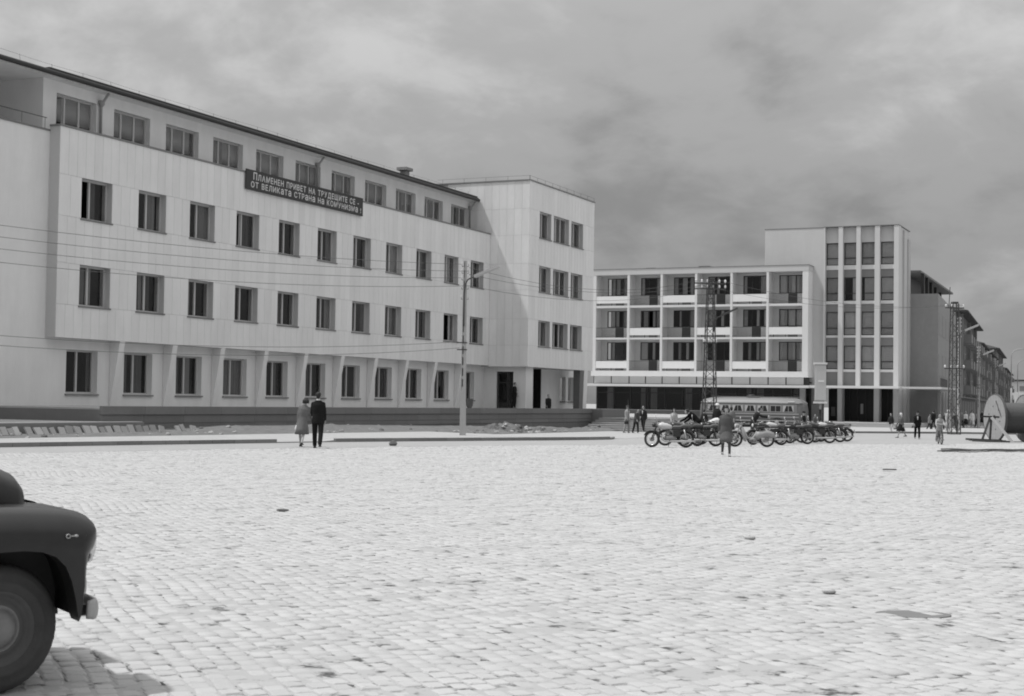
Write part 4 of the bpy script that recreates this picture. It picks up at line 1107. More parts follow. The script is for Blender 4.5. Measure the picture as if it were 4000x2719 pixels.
# ------------------------------------------------------------------ motorcycles
def wheel_parts(t, x, steer, r=.315, w=.085, tyre='rubber'):
    rot = Matrix.Rotation(steer, 3, 'Z')
    def tf(m): m.v = [tuple(rot @ Vector(p) + Vector((x, 0, r))) for p in m.v]; return m
    pr = [(r-.09, -w*.35), (r-.06, -w*.5), (r-.02, -w*.48), (r, -w*.2), (r, w*.2), (r-.02, w*.48), (r-.06, w*.5), (r-.09, w*.35), (r-.09, -w*.35)]
    wh = tf(MB().lathe(pr, (0, 0, 0), 'y', 22)).build('wheel', tyre, t, True)
    tf(MB().lathe([(r-.10, -w*.34), (r-.075, -w*.4), (r-.075, w*.4), (r-.10, w*.34), (r-.10, -w*.34)], (0, 0, 0), 'y', 22)).build('rim', 'chrome', wh, True)
    m = MB()
    for k in range(14):
        a = 2*math.pi*k/14; m.tube([(.03*math.cos(a+.5), (-.03 if k % 2 else .03), .03*math.sin(a+.5)), ((r-.095)*math.cos(a), 0, (r-.095)*math.sin(a))], .005, 3)
    tf(m).build('spokes', 'dullchrome', wh)
    tf(MB().lathe([(.01, -.07), (.08, -.06), (.085, .05), (.01, .06)], (0, 0, 0), 'y', 12)).build('hub', 'engine', wh, True)
    return rot
def fender(x, z, r, a0, a1, hw, n=9, steer=0):
    rot = Matrix.Rotation(steer, 3, 'Z'); R = []
    for k in range(n):
        a = math.radians(a0+(a1-a0)*k/(n-1)); c, s = math.cos(a), math.sin(a)
        R.append([tuple(rot @ Vector((rr*c, y, rr*s)) + Vector((x, 0, z))) for rr, y in ((r-.03, -hw), (r+.012, -hw*.75), (r+.022, 0), (r+.012, hw*.75), (r-.03, hw), (r-.032, hw*.95), (r+.005, 0), (r-.032, -hw*.95))])
    return MB().loft(R)
def motorcycle(P, rz, label, tank='paletank', body='darktank', steer=.0, kind='bike', exhaust=True, mirror=True, rack=False, screen=False):
    t = thing('motorcycle', P, label, 'motorcycle', 'motorcycles parked in a row', rz, local=True)
    t.rotation_euler = (random.uniform(.06, .13), 0, rz)
    fx, rx = .66, -.64
    rot = wheel_parts(t, fx, steer, .315, .08); wheel_parts(t, rx, 0, .315, .09)
    fender(fx, .315, .345, 25, 170, .065, 9, steer).build('front_fender', body, t, True)
    fender(rx, .315, .35, 10, 165, .075).build('rear_fender', body if kind == 'bike' else 'greymoped', t, True)
    def fr(v): return tuple(rot @ Vector(v) + Vector((fx, 0, .315)))
    for s in (-1, 1): MB().tube([fr((0, s*.075, 0)), fr((-.17, s*.075, .40)), fr((-.235, s*.075, .56))], [.022, .03, .026], 7).build('fork_leg', body if s > 0 else 'dullchrome', t, True)
    MB().tube([fr((-.44, -.34, .63)), fr((-.35, -.30, .66)), fr((-.25, -.16, .64)), fr((-.22, 0, .60)), fr((-.25, .16, .64)), fr((-.35, .30, .66)), fr((-.44, .34, .63))], .014, 6).build('handlebar', 'chrome', t, True)
    for s in (-1, 1): MB().tube([fr((-.36, s*.31, .66)), fr((-.47, s*.345, .625))], .02, 6).build('grip', 'black', t, True)
    hl = MB().lathe([(.01, .09), (.06, .09), (.085, .06), (.09, .0), (.07, -.08), (.01, -.12)], fr((-.10, 0, .53)), 'x', 12).build('headlight', body, t, True)
    MB().lathe([(.005, 0), (.07, 0), (.08, -.015)], fr((-.004, 0, .53)), 'x', 12).build('lens', 'porcelain', hl, True)
    if mirror:
        s = -1 if random.random() < .5 else 1
        MB().tube([fr((-.33, s*.28, .66)), fr((-.28, s*.36, .84))], .007, 4).build('mirror_stalk', 'chrome', t, True)
        MB().ball(fr((-.28, s*.36, .87)), .015, .05, .055, 8, 6).build('mirror', 'porcelain', t, True)
    def ell(x, hw, z0, z1, n=10):
        return [(x, hw*math.cos(2*math.pi*k/n), (z0+z1)/2+(z1-z0)/2*math.sin(2*math.pi*k/n)) for k in range(n)]
    if kind == 'bike':
        MB().loft([ell(.46, .03, .80, .86), ell(.42, .10, .72, .92), ell(.28, .145, .69, .965), ell(.08, .14, .69, .93), ell(-.08, .10, .70, .86), ell(-.12, .04, .72, .80)]).build('fuel_tank', tank, t, True)
        MB().loft([ell(-.10, .09, .73, .80), ell(-.18, .13, .72, .85), ell(-.42, .135, .72, .845), ell(-.47, .12, .75, .88), ell(-.55, .13, .76, .905), ell(-.80, .12, .77, .895), ell(-.86, .06, .79, .86)]).build('seat', 'seatvinyl', t, True)
        MB().tube([(.43, 0, .86), (.32, 0, .55), (.20, 0, .30), (-.20, 0, .27), (-.34, 0, .34)], .024, 7).build('frame', body, t, True)
        MB().tube([(.42, 0, .80), (0, 0, .70), (-.45, 0, .69), (-.82, 0, .72)], .022, 7).build('upper_frame', body, t, True)
        e = MB().loft([ell(.16, .09, .25, .47), ell(.08, .13, .22, .50), ell(-.16, .13, .22, .50), ell(-.26, .09, .25, .45)]).build('engine', 'engine', t, True)
        m = MB()
        for k in range(6): m.lathe([(.01, .45+.035*k), (.105, .45+.035*k), (.105, .463+.035*k), (.01, .463+.035*k)], (.06, 0, 0), 'z', 12)
        m.build('cylinder_fins', 'engine', e)
        MB().box(-.42, -.13, .42, -.14, .13, .66).build('tool_box', body, t)
        for s in (-1, 1):
            if exhaust: MB().tube([(.14, s*.08, .52), (.28, s*.12, .46), (.27, s*.14, .30), (.16, s*.15, .235), (-.1, s*.155, .235), (-.5, s*.165, .24), (-.95, s*.17, .25)], [.024, .024, .024, .026, .034, .042, .030], 8).build('exhaust_pipe', 'chrome', t, True)
            MB().tube([(rx, s*.11, .32), (-.56, s*.12, .68)], .028, 7).build('rear_shock', 'dullchrome' if tank == 'paletank' else 'black', t, True)
        MB().tube([(rx, 0, .315), (-.3, -.02, .36)], .03, 6).build('swing_arm', body, t, True)
    else:
        MB().loft([ell(.44, .06, .70, .86), ell(.38, .16, .42, .84), ell(.30, .19, .24, .70), ell(.22, .19, .20, .40)]).build('leg_shield', 'greymoped', t, True)
        MB().tube([(.36, 0, .78), (.16, 0, .36), (-.08, 0, .34), (-.26, 0, .62)], .055, 8).build('frame_tube', 'greymoped', t, True)
        MB().loft([ell(-.16, .10, .30, .58), ell(-.30, .15, .30, .66), ell(-.60, .16, .42, .69), ell(-.92, .13, .36, .60), ell(-1.0, .06, .30, .44)]).build('rear_cover', 'greymoped', t, True)
        MB().loft([ell(-.18, .07, .74, .80), ell(-.26, .12, .72, .83), ell(-.50, .13, .73, .84), ell(-.56, .06, .75, .82)]).build('seat', 'black', t, True)
        MB().tube([(-.36, 0, .60), (-.36, 0, .73)], .03, 6).build('seat_post', 'greymoped', t, True)
        MB().loft([ell(.08, .08, .20, .36), ell(-.1, .11, .18, .38), ell(-.24, .07, .22, .36)]).build('engine', 'engine', t, True)
        MB().tube([(-.05, -.1, .2), (-.3, -.13, .19), (-.75, -.13, .22)], .03, 7).build('exhaust_pipe', 'chrome', t, True)
        m = MB()
        for s in (-1, 1): m.tube([(-.55, s*.1, .75), (-.95, s*.1, .75)], .008, 4)
        for x in (-.65, -.8, -.95): m.tube([(x, -.1, .75), (x, .1, .75)], .008, 4)
        m.build('luggage_rack', 'dullchrome', t)
    if rack:
        m = MB()
        for s in (-.1, 0, .1): m.tube([(-.82, s, .84), (-1.08, s, .84)], .008, 4)
        m.build('luggage_rack', 'dullchrome', t)
    if screen: MB().loft([[fr((-.12, y, .64)) for y in (-.2, -.1, 0, .1, .2)], [fr((-.24, y, .98-abs(y)*.4)) for y in (-.2, -.1, 0, .1, .2)]], False, False).build('windscreen', 'glass', t)
    MB().tube([(-.02, .10, .24), (.06, .24, .02)], .012, 5).build('kickstand', 'steel', t, True)
    for s in (-1, 1): MB().tube([(.0, s*.12, .27), (.0, s*.26, .27)], .018, 5).build('footpeg', 'black', t, True)
    MB().ball((-1.0 if kind == 'bike' else -1.03, 0, .56), .035, .05, .045, 8, 6).build('tail_light', 'chrome', t, True)
    MB().box(-1.03, -.09, .42, -1.02, .09, .52).build('plate', 'white', t)
    return t
def bike_at(px_front, px_rear, y, dz=0):
    P = onG((px_front+px_rear)/2, y)
    return P
BL_ = YAW+math.pi
motorcycle(bike_at(2545, 2683, 1748), BL_, 'pale tank motorcycle at the left end of the row, nearest the camera', 'paletank', 'darktank', -.45)
motorcycle(bike_at(2596, 2728, 1742), BL_+.03, 'second motorcycle from the left, behind the pale tank one, with dark tank', 'darktank', 'darktank', -.1)
motorcycle(bike_at(2668, 2799, 1743), BL_-.02, 'motorcycle half hidden behind the walking woman in the grey jacket', 'darktank', 'darktank', .1, rack=True)
motorcycle(bike_at(2886, 2982, 1746), BL_+.05, 'light grey moped with enclosed rear cover just right of the walking woman', 'greymoped', 'greymoped', -.05, 'moped')
motorcycle(bike_at(2955, 3040, 1739), BL_+.25, 'dark motorcycle behind the light grey moped', 'darktank', 'darktank', .2, rack=True)
motorcycle(bike_at(2972, 3088, 1731), BL_-.05, 'motorcycle with white tank panel and tall rear wheel in the middle of the row', 'paletank', 'darktank', .1, exhaust=False)
motorcycle(bike_at(3128, 3247, 1731), BL_+.04, 'motorcycle with chrome exhaust just left of the black pole of the light box', 'darktank', 'darktank', -.2)
motorcycle(bike_at(3172, 3286, 1727), BL_-.03, 'second motorcycle from the right end with pale tank and saddle', 'paletank', 'darktank', .0, rack=True)
motorcycle(bike_at(3205, 3313, 1724), BL_+.02, 'dark motorcycle at the right end of the row', 'darktank', 'darktank', .15, rack=True, mirror=False)
motorcycle(bike_at(3085, 3180, 1728), BL_+.1, 'dark motorcycle with a windscreen crowded in the middle of the row', 'darktank', 'darktank', -.3, screen=True)

motorcycle(bike_at(2738, 2862, 1738), BL_+.06, 'dark motorcycle directly behind the walking woman in the grey jacket', 'darktank', 'darktank', .2, rack=True)
motorcycle(bike_at(3040, 3158, 1735), BL_+.12, 'dark motorcycle close before the one with a windscreen', 'darktank', 'darktank', -.25, exhaust=False)
motorcycle(bike_at(3095, 3215, 1725), BL_-.06, 'dark motorcycle in the second rank left of the black pole', 'darktank', 'darktank', .15)

# ------------------------------------------------------------------ people
def remesh(mb, name, m, parent, voxel=.02, smooth=2):
    me = mb.mesh('tmp'); bpy_fix(me)
    ob = bpy.data.objects.new('tmp', me); col.objects.link(ob)
    md = ob.modifiers.new('r', 'REMESH'); md.mode = 'VOXEL'; md.voxel_size = voxel
    ms = ob.modifiers.new('s', 'SMOOTH'); ms.iterations = smooth; ms.factor = .5
    dg = bpy.context.evaluated_depsgraph_get(); nm = bpy.data.meshes.new_from_object(ob.evaluated_get(dg))
    bpy.data.objects.remove(ob)
    out = MB(); out.v = [tuple(v.co) for v in nm.vertices]; out.f = [tuple(p.vertices) for p in nm.polygons]
    return out
def person(P, h, turn, label, top='suit', legs='trousers', topv=.03, legv=.03, hair='hair', head=None, headv=.6, stride=.3, sw=.3, lean=0, side=0, arms=None, face=True, bag=None, bend_knee=.15, skirt_z=.50, sit=False, vox=.022, hose=None, group=None, cat='person', hat=False, build_slim=1.0, shoes=True, raw_rz=None):
    """local frame: looks along -y; turn 0 = towards the camera"""
    rz = math.atan2(-P[0], P[1])+turn if raw_rz is None else raw_rz
    t = thing('person', P, label, cat, group, rz, local=True)
    s = h/1.75
    ca, sa = math.cos(lean), math.sin(lean); cs_, ss_ = math.cos(side), math.sin(side)
    PZ = .92
    def U(x, y, z):       # upper body: lean forward (towards -y) and sideways about the pelvis
        z -= PZ; y, z = y*ca - z*sa, z*ca + y*sa
        x, z = x*cs_ + z*ss_, z*cs_ - x*ss_
        return Vector((x, y, z+PZ))
    sl = build_slim
    # legs
    J = {}
    lows = []
    for sd in (-1, 1):
        a = stride*sd
        if sit: th, kn = 1.25, 1.15
        else: th, kn = a, bend_knee + (.35*abs(stride) if a < 0 else 0)
        hip = Vector((.095*sd, 0, .90)); kd = hip+Vector((.01*sd, -.43*math.sin(th), -.43*math.cos(th)))
        an = kd+Vector((0, -.40*math.sin(th-kn), -.40*math.cos(th-kn)))
        J[sd] = [hip, kd, an]; lows.append(an.z)
    dz = (.075-min(lows)) if not sit else 0
    sh = lambda v: (v+Vector((0, 0, dz)))*s
    arm = {}
    for sd in (-1, 1):
        a, el_ = (arms[sd] if arms else ((-sw*sd), .35))
        out = .16 if not arms else arms.get('out', .16)
        wom = .92 if legs in ('skirt', 'dress', 'coat') else 1.0
        S = U(.162*sl*wom*sd, 0, 1.395)
        E = S+Vector((.28*math.sin(out)*sd, -.28*math.sin(a+lean*.5), -.28*math.cos(a+lean*.5)*math.cos(out)))
        Wr = E+Vector((.01*sd, -.25*math.sin(a+el_+lean*.5), -.25*math.cos(a+el_+lean*.5)))
        arm[sd] = [S, E, Wr]
    def limb(m, pts, rs, n=8):
        m.tube([sh(p) for p in pts], [r*s if not isinstance(r, tuple) else (r[0]*s, r[1]*s) for r in rs], n)
        for p, r in zip(pts, rs):
            r = r if not isinstance(r, tuple) else max(r)
            m.ball(tuple(sh(p)), r*s*.98, None, None, 8, 6)
    def torso(m, g=0.0, z0=.86, z1=1.50):
        secs = [(.86, .165, .115), (.94, .165, .12), (1.08, .14, .105), (1.22, .165, .12), (1.35, .175, .115), (1.43, .125, .085), (1.50, .065, .065)]
        R = []
        for z, rx_, ry_ in secs:
            if z < z0 or z > z1: continue
            R.append([tuple(sh(U((rx_*sl+g)*math.cos(2*math.pi*k/14), (ry_+g)*math.sin(2*math.pi*k/14), z))) for k in range(14)])
        m.loft(R)
    m = MB(); torso(m)
    limb(m, [U(0, 0, 1.44), U(0, -.015, 1.56)], [.058, .05])
    for sd in (-1, 1):
        limb(m, J[sd], [.085, .056, .036]); limb(m, arm[sd], [.05, .04, .027])
        f = J[sd][2]; limb(m, [f, f+Vector((0, -.07, -.03)), f+Vector((0, -.16, -.045))], [.038, .036, .026])
    # head: skull, jaw, nose, ears
    H = U(0, -.03, 1.635)
    def hp_(x, y, z): return tuple(sh(H+Vector((x, y, z))))
    m.ball(hp_(0, .01, .015), .074*s, .092*s, .105*s, 12, 9); m.ball(hp_(0, -.035, -.055), .052*s, .05*s, .06*s, 10, 7)
    m.ball(hp_(0, -.092, -.015), .016*s, .022*s, .026*s, 6, 5)
    for sd in (-1, 1): m.ball(hp_(.075*sd, .01, -.005), .012*s, .022*s, .032*s, 6, 5)
    body = remesh(m, 'body', 'skin', t, vox*s*.85, 1)
    # hands: palm, four fingers, thumb
    for sd in (-1, 1):
        S, E, Wr = arm[sd]; d = (Wr-E).normalized(); xx = Vector((1, 0, 0)); b = d.cross(xx).normalized(); c_ = b.cross(d).normalized()
        p0 = Wr-d*.01; p1 = Wr+d*.085
        body.beam(sh(p0), sh(p1), .030*s, .080*s, tuple(b))
        for k in range(4):
            o = b*(-.030+.020*k); Lf = (.062, .075, .070, .055)[k]
            cu1 = p1+o+d*Lf*.55+c_*(-.012*sd); cu2 = p1+o+d*Lf*.95+c_*(-.034*sd)
            body.tube([sh(p1+o-d*.01), sh(cu1), sh(cu2)], [.0095*s, .009*s, .007*s], 5)
        body.tube([sh(p0+d*.02-b*.035), sh(p0+d*.055-b*.062), sh(p0+d*.085-b*.066)], [.012*s, .010*s, .008*s], 5)
    bo = body.build('body', 'skin', t, True)
    if face:
        for sd in (-1, 1):
            MB().ball(hp_(.031*sd, -.078, .012), .012*s, .010*s, .009*s, 6, 5).build('eye', 'black', bo, True)
            MB().beam(hp_(.014*sd, -.086, .035), hp_(.05*sd, -.074, .036), .008*s, .007*s).build('eyebrow', 'hair', bo)
        MB().beam(hp_(-.024, -.083, -.066), hp_(.024, -.083, -.066), .012*s, .009*s).build('mouth', clothmat('lips', .12), bo)
    # hair or head cover
    hm = MB()
    hm.ball(hp_(0, .030, .040), .086*s, .090*s, .092*s, 12, 8); hm.ball(hp_(0, .058, -.015), .070*s, .058*s, .075*s, 10, 7)
    if hair != 'short_none':
        if legs in ('skirt', 'dress', 'coat') and hair in ('hair', 'curly'):
            for k in range(14):
                a = math.pi*(k/13)*1.2-.3
                hm.ball(hp_(.085*math.cos(a), .03+.085*math.sin(a), -.01+.03*math.sin(k*2.3)), .042*s, .042*s, .05*s, 7, 5)
            hm.ball(hp_(0, -.035, .095), .06*s, .05*s, .035*s, 8, 6)
        if head is None: remesh(hm, '', '', t, .016*s, 1).build('hair', 'hair' if hair != 'fair' else 'greyhair', t, True)
    if head == 'scarf':
        sm = MB(); sm.ball(hp_(0, .025, .02), .098*s, .100*s, .118*s, 12, 9); sm.ball(hp_(0, .075, -.11), .06*s, .05*s, .10*s, 8, 6)
        mm = remesh(sm, '', '', t, .016*s, 1)
        mm.build('headscarf', clothmat('scarf_cloth', headv), t, True)
    if head in ('cap', 'hat'):
        MB().lathe([(.001, .145), (.07, .14), (.092, .10), (.095, .055), (.09, .05)], (0, 0, 0), 'z', 12)
        c = hp_(0, .01, 0); k = s
        rim = .15 if head == 'hat' else .1
        MB().lathe([(.001, .15*k), (.075*k, .14*k), (.098*k, .09*k), (.100*k, .055*k), (rim*k, .045*k), (rim*k, .035*k), (.09*k, .035*k)], c, 'z', 14).build('hat', clothmat('hat_felt', headv), t, True)
        if head == 'cap': MB().lathe([(.001, .05*k), (.09*k, .04*k), (.085*k, .034*k)], (c[0], c[1]-.075*k, c[2]), 'z', 10).build('cap_peak', clothmat('cap_cloth', headv), t, True)
    # clothes
    tm = clothmat('top_cloth', topv); lm_ = clothmat('leg_cloth', legv)
    j = MB()
    loose = .022 if top in ('suit', 'coat', 'jacket') else .012
    torso(j, loose+.006, .86 if top != 'shirt' else .94, 1.51)
    for sd in (-1, 1):
        S, E, Wr = arm[sd]
        if top in ('short', ): limb(j, [S, S.lerp(E, .55)], [.068, .062])
        else: limb(j, [S, E, Wr.lerp(E, .08)], [.066, .057, .045])
    if top in ('suit', 'jacket', 'coat'):
        zb = .78 if top != 'coat' else skirt_z
        R = []
        for z, g in ((1.10, .15), (.96, .185), (zb+.1, .20 if top != 'coat' else .23), (zb, .205 if top != 'coat' else .25)):
            R.append([tuple(sh(Vector((g*sl*math.cos(2*math.pi*k/16)+(U(0, 0, z).x if z > .92 else 0), g*.74*math.sin(2*math.pi*k/16)+(U(0, 0, z).y if z > .92 else 0)-(.05*stride if z < .7 else 0), z)))) for k in range(16)])
        j.loft(R)
    remesh(j, '', '', t, vox*s, 2).build('coat' if top == 'coat' else 'jacket' if top in ('suit', 'jacket') else 'shirt', tm, t, True)
    if top == 'suit':
        q = MB(); pa = [U(-.035, -.148, 1.43), U(.035, -.148, 1.43), U(0, -.158, 1.17)]
        q.add([sh(p) for p in pa]+[sh(p+Vector((0, .02, 0))) for p in pa], [(0,2,1),(3,4,5),(0,1,4,3),(1,2,5,4),(2,0,3,5)]); q.build('shirt_front', 'white', t)
        c2 = MB().tube([sh(U(0, 0, 1.485)), sh(U(0, -.01, 1.525))], [.063*s, .058*s], 12); c2.build('collar', 'white', t, True)
    if legs == 'trousers':
        j = MB()
        R = [[tuple(sh(Vector((r_*sl*math.cos(2*math.pi*k/14), r_*.75*math.sin(2*math.pi*k/14), z)))) for k in range(14)] for z, r_ in ((.80, .165), (.9, .178), (1.0, .165), (1.04, .15))]
        j.loft(R)
        for sd in (-1, 1):
            a_ = J[sd]; limb(j, [a_[0], a_[1], a_[2]+Vector((0, 0, .02))], [.105, .080, .068])
        remesh(j, '', '', t, vox*s, 1).build('trousers', lm_, t, True)
    elif legs in ('skirt', 'dress'):
        R = []
        gs = .86 if top == 'coat' else .9 if top == 'jacket' else 1.0; hem = skirt_z-.05 if top == 'coat' else skirt_z
        for i, (z, g) in enumerate(((1.12, .14*gs), (1.0, .165*gs), (.86, .20*gs), (.68, .215*gs), (hem, .235*gs))):
            R.append([tuple(sh(Vector(((g*sl+.012*math.sin(k*3+i)*(i > 2))*math.cos(2*math.pi*k/18)+(U(0, 0, z).x if z > .92 else 0), (g*.8+abs(stride)*(0, 0, .04, .22, .36)[i]+.012*math.cos(k*4)*(i > 2))*math.sin(2*math.pi*k/18)+(U(0, 0, z).y if z > .92 else 0)-.02*stride*(i > 2), z)))) for k in range(18)])
        MB().loft(R).build('skirt', lm_, t, True)
    if hose:
        for sd in (-1, 1):
            q = MB(); limb(q, [J[sd][1], J[sd][2]], [.062, .043]); remesh(q, '', '', t, vox*s*.8, 1).build('stocking', clothmat('stocking_knit', hose), t, True)
    if shoes:
        for sd in (-1, 1):
            f = J[sd][2]; q = MB()
            a_ = f+Vector((0, .045, -.02))
            q.loft([[tuple(sh(Vector((f.x+wx_*w_, f.y+yy, f.z+z_)))) for wx_, z_ in ((-1, -.074), (1, -.074), (1, zt*.3-.05), (.55, zt), (-.55, zt), (-1, zt*.3-.05))] for yy, w_, zt in ((.06, .032, -.005), (.03, .040, .01), (-.05, .044, -.01), (-.13, .046, -.036), (-.19, .030, -.05))])
            q.build('shoe', 'black' if topv < .35 or legs == 'trousers' else 'darkwood', t, True)
    if bag:
        sd, bv, bwid, bh = bag
        Wr = arm[sd][2]; c = sh(Wr+Vector((.03*sd, -.02, -.10)))
        q = MB().loft([[(c.x-.04*s, c.y-bwid/2*s, c.z-bh*s), (c.x+.04*s, c.y-bwid/2*s, c.z-bh*s), (c.x+.04*s, c.y+bwid/2*s, c.z-bh*s), (c.x-.04*s, c.y+bwid/2*s, c.z-bh*s)],
             [(c.x-.05*s, c.y-bwid*.55*s, c.z-bh*.5*s), (c.x+.05*s, c.y-bwid*.55*s, c.z-bh*.5*s), (c.x+.05*s, c.y+bwid*.55*s, c.z-bh*.5*s), (c.x-.05*s, c.y+bwid*.55*s, c.z-bh*.5*s)],
             [(c.x-.02*s, c.y-bwid*.4*s, c.z), (c.x+.02*s, c.y-bwid*.4*s, c.z), (c.x+.02*s, c.y+bwid*.4*s, c.z), (c.x-.02*s, c.y+bwid*.4*s, c.z)]])
        bg_ = thing('handbag', P, 'bag carried by the '+label.split(' ')[0]+' '+' '.join(label.split(' ')[1:7]), 'bag', None, rz, local=True)
        q.build('bag_body', clothmat('bag_leather', bv), bg_, True)
        MB().tube([(c.x, c.y-bwid*.3*s, c.z-.01), (c.x, c.y-bwid*.2*s, c.z+.09*s), (c.x, c.y+bwid*.2*s, c.z+.09*s), (c.x, c.y+bwid*.3*s, c.z-.01)], .008, 5).build('handle', 'black', bg_)
    return t
def at(px, py, ytop):
    P = onG(px, py); return P, (py-ytop)/ppm(P)
pi = math.pi
P, h = at(1178, 1745, 1549); person(P, h, pi-.25, 'woman in a grey dress leaning toward the man in the dark suit', 'shirt', 'dress', .15, .15, 'curly', stride=.38, side=-.16, lean=.05, arms={-1: (.35, .5), 1: (-.2, .1), 'out': .2}, face=False, skirt_z=.47, bag=(1, .66, .24, .24))
P, h = at(1240, 1751, 1530); person(P, h, pi-.1, 'man in a dark suit walking away beside the woman in the grey dress', 'suit', 'trousers', .016, .016, stride=.30, face=False, arms={-1: (.12, .2), 1: (.25, .9), 'out': .14})
P, h = at(2836, 1783, 1588); person(P, h, .08, 'woman in a dark grey jacket and skirt walking toward the camera', 'jacket', 'skirt', .10, .13, 'curly', hose=.09, stride=.30, arms={-1: (-.35, .25), 1: (.2, 1.9), 'out': .22}, skirt_z=.52, build_slim=1.12)
P, h = at(2449, 1692, 1586); person(P, h, .9, 'person in pale overalls carrying a dark bag near the steps', 'shirt', 'trousers', .36, .34, stride=.12, bag=(-1, .03, .28, .2), sw=.1, head='cap', headv=.1)
pp = onG(2457, 1694)
pole = thing('flag_pole', pp, 'thin pole with a small pale pennant beside the person in pale overalls', 'flag', None, YAW, local=True)
MB().tube([(0, 0, 0), (-.06, 0, 1.55), (-.08, 0, 1.95)], .016, 5).build('pole', 'darkwood', pole)
MB().loft([[(-.09, 0, 1.92), (-.09, .02, 1.92)], [(-.06, .03, 1.60), (-.06, .05, 1.60)], [(.03, 0, 1.50), (.03, .02, 1.50)]], False, True).build('pennant', 'render', pole)
P, h = at(2484, 1693, 1597); person(P, h, .6, 'man in a dark jacket stooping next to the person in pale overalls', 'jacket', 'trousers', .07, .03, stride=.2, lean=.25)
P, h = at(2512, 1687, 1584); person(P, h, -.4, 'man in an open dark suit striding in front of the steps', 'suit', 'trousers', .03, .03, stride=.32)
P, h = at(2632, 1712, 1596); person(P, h, .2, 'person in a light coat standing behind the pale tank motorcycle', 'coat', 'skirt', .36, .3, stride=.05)
P, h = at(2728, 1731, 1606); person(P, 1.74, -pi/2-.35, 'man in a black coat bending deep over the motorcycles', 'coat', 'trousers', .006, .01, stride=.12, lean=.85, arms={-1: (.3, .3), 1: (.4, .3), 'out': .1}, face=False, skirt_z=.55, build_slim=1.15)
P, h = at(2750, 1700, 1600); person(P, h, 2.6, 'person in dark clothes standing left of the lattice mast legs', 'jacket', 'trousers', .03, .03, stride=.05, face=False)
P, h = at(2768, 1722, 1640); person(P, 1.6, 1.9, 'person in a white shirt crouching beside the lattice mast', 'shirt', 'trousers', .66, .06, stride=.1, lean=1.15, face=False, arms={-1: (.4, .3), 1: (.3, .3)}, bend_knee=.5)
P, h = at(2800, 1706, 1577); person(P, h, 2.4, 'man in a dark suit and white hat behind the walking woman', 'suit', 'trousers', .025, .03, stride=.05, head='hat', headv=.7, face=False)
P, h = at(2856, 1715, 1590); person(P, h, pi+.2, 'person in a grey jacket right behind the walking woman', 'jacket', 'trousers', .16, .05, stride=.1, face=False)
P, h = at(2940, 1722, 1610); person(P, 1.7, pi/2, 'person in a dark jacket leaning over a motorcycle handlebar', 'jacket', 'trousers', .03, .06, stride=.1, lean=.5, arms={-1: (.9, .4), 1: (.8, .4), 'out': .1})
P, h = at(3138, 1714, 1608); person(P, h, .9, 'man in a dark jacket and cap standing among the motorcycles right of the bus', 'jacket', 'trousers', .02, .03, stride=.05, head='cap', headv=.02)
P, h = at(3183, 1688, 1618); person(P, h, .4, 'small dark figure left of the light box pole', 'jacket', 'trousers', .10, .06, stride=.05)
P, h = at(3480, 1691, 1614); person(P, h, -.5, 'person in a dark jacket and light trousers left of the white headscarf woman', 'jacket', 'trousers', .03, .45, stride=.25)
P, h = at(3519, 1710, 1611); person(P, h, -1.1, 'woman with a white headscarf and wide black skirt', 'shirt', 'skirt', .12, .02, stride=.42, head='scarf', headv=.7, skirt_z=.50, bag=(-1, .3, .34, .22))
P, h = at(3583, 1715, 1607); person(P, h, .15, 'man in a black suit and hat walking toward the square', 'suit', 'trousers', .012, .012, stride=.18, head='hat', headv=.03)
P, h = at(3630, 1682, 1618); person(P, h, 1.2, 'person in a grey jacket behind the man in the black suit', 'jacket', 'trousers', .20, .05, stride=.2)
P, h = at(3646, 1682, 1602); person(P, h, pi+.5, 'tall person in black seen from behind left of the cyclist', 'jacket', 'trousers', .02, .03, stride=.2, face=False)
P, h = at(3704, 1691, 1600); person(P, h, .2, 'woman in a pale patterned dress and white headscarf by the lattice mast', 'shirt', 'dress', .40, .40, stride=.15, head='scarf', headv=.75, skirt_z=.42)
P, h = at(3736, 1690, 1618); person(P, 1.65, -.6, 'dark clothed person bending between the lattice mast legs', 'jacket', 'trousers', .06, .08, stride=.15, lean=.5)
P, h = at(3772, 1675, 1607); person(P, h, .1, 'woman in a white blouse and dark skirt on the street', 'shirt', 'skirt', .68, .03, stride=.15, head='scarf', headv=.45)
P, h = at(3797, 1675, 1604); person(P, h, -.1, 'woman in a long white coat beside the white blouse woman', 'coat', 'skirt', .72, .4, stride=.12, skirt_z=.42)
P, h = at(3836, 1665, 1604); person(P, h, .1, 'dark figure in the shade left of the cable drum', 'coat', 'skirt', .03, .03, stride=.1)
P = Vector((-38.3, 91.3, .5)); person(P, 1.66, .4, 'dark haired person standing on the terrace under the corner block', 'jacket', 'trousers', .025, .10, 'curly', stride=.08)
P = Vector((-40.15, 90.0, 1.2)); person(P, 1.7, 1.3, 'dark figure standing in the office entrance doorway', 'jacket', 'trousers', .02, .02, stride=.05)
for px, py, yt, lab, tv, lv, lg in ((3757, 1676, 1610, 'person in a grey jacket left of the white blouse woman', .14, .05, 'trousers'), (3818, 1672, 1606, 'person in a pale shirt right of the woman in the long white coat', .45, .05, 'trousers'), (3692, 1684, 1612, 'boy in dark clothes right behind the cyclist', .04, .05, 'trousers')):
    P, h = at(px, py, yt); person(P, h, random.uniform(-1, 1), lab, 'shirt', lg, tv, lv, stride=.2)
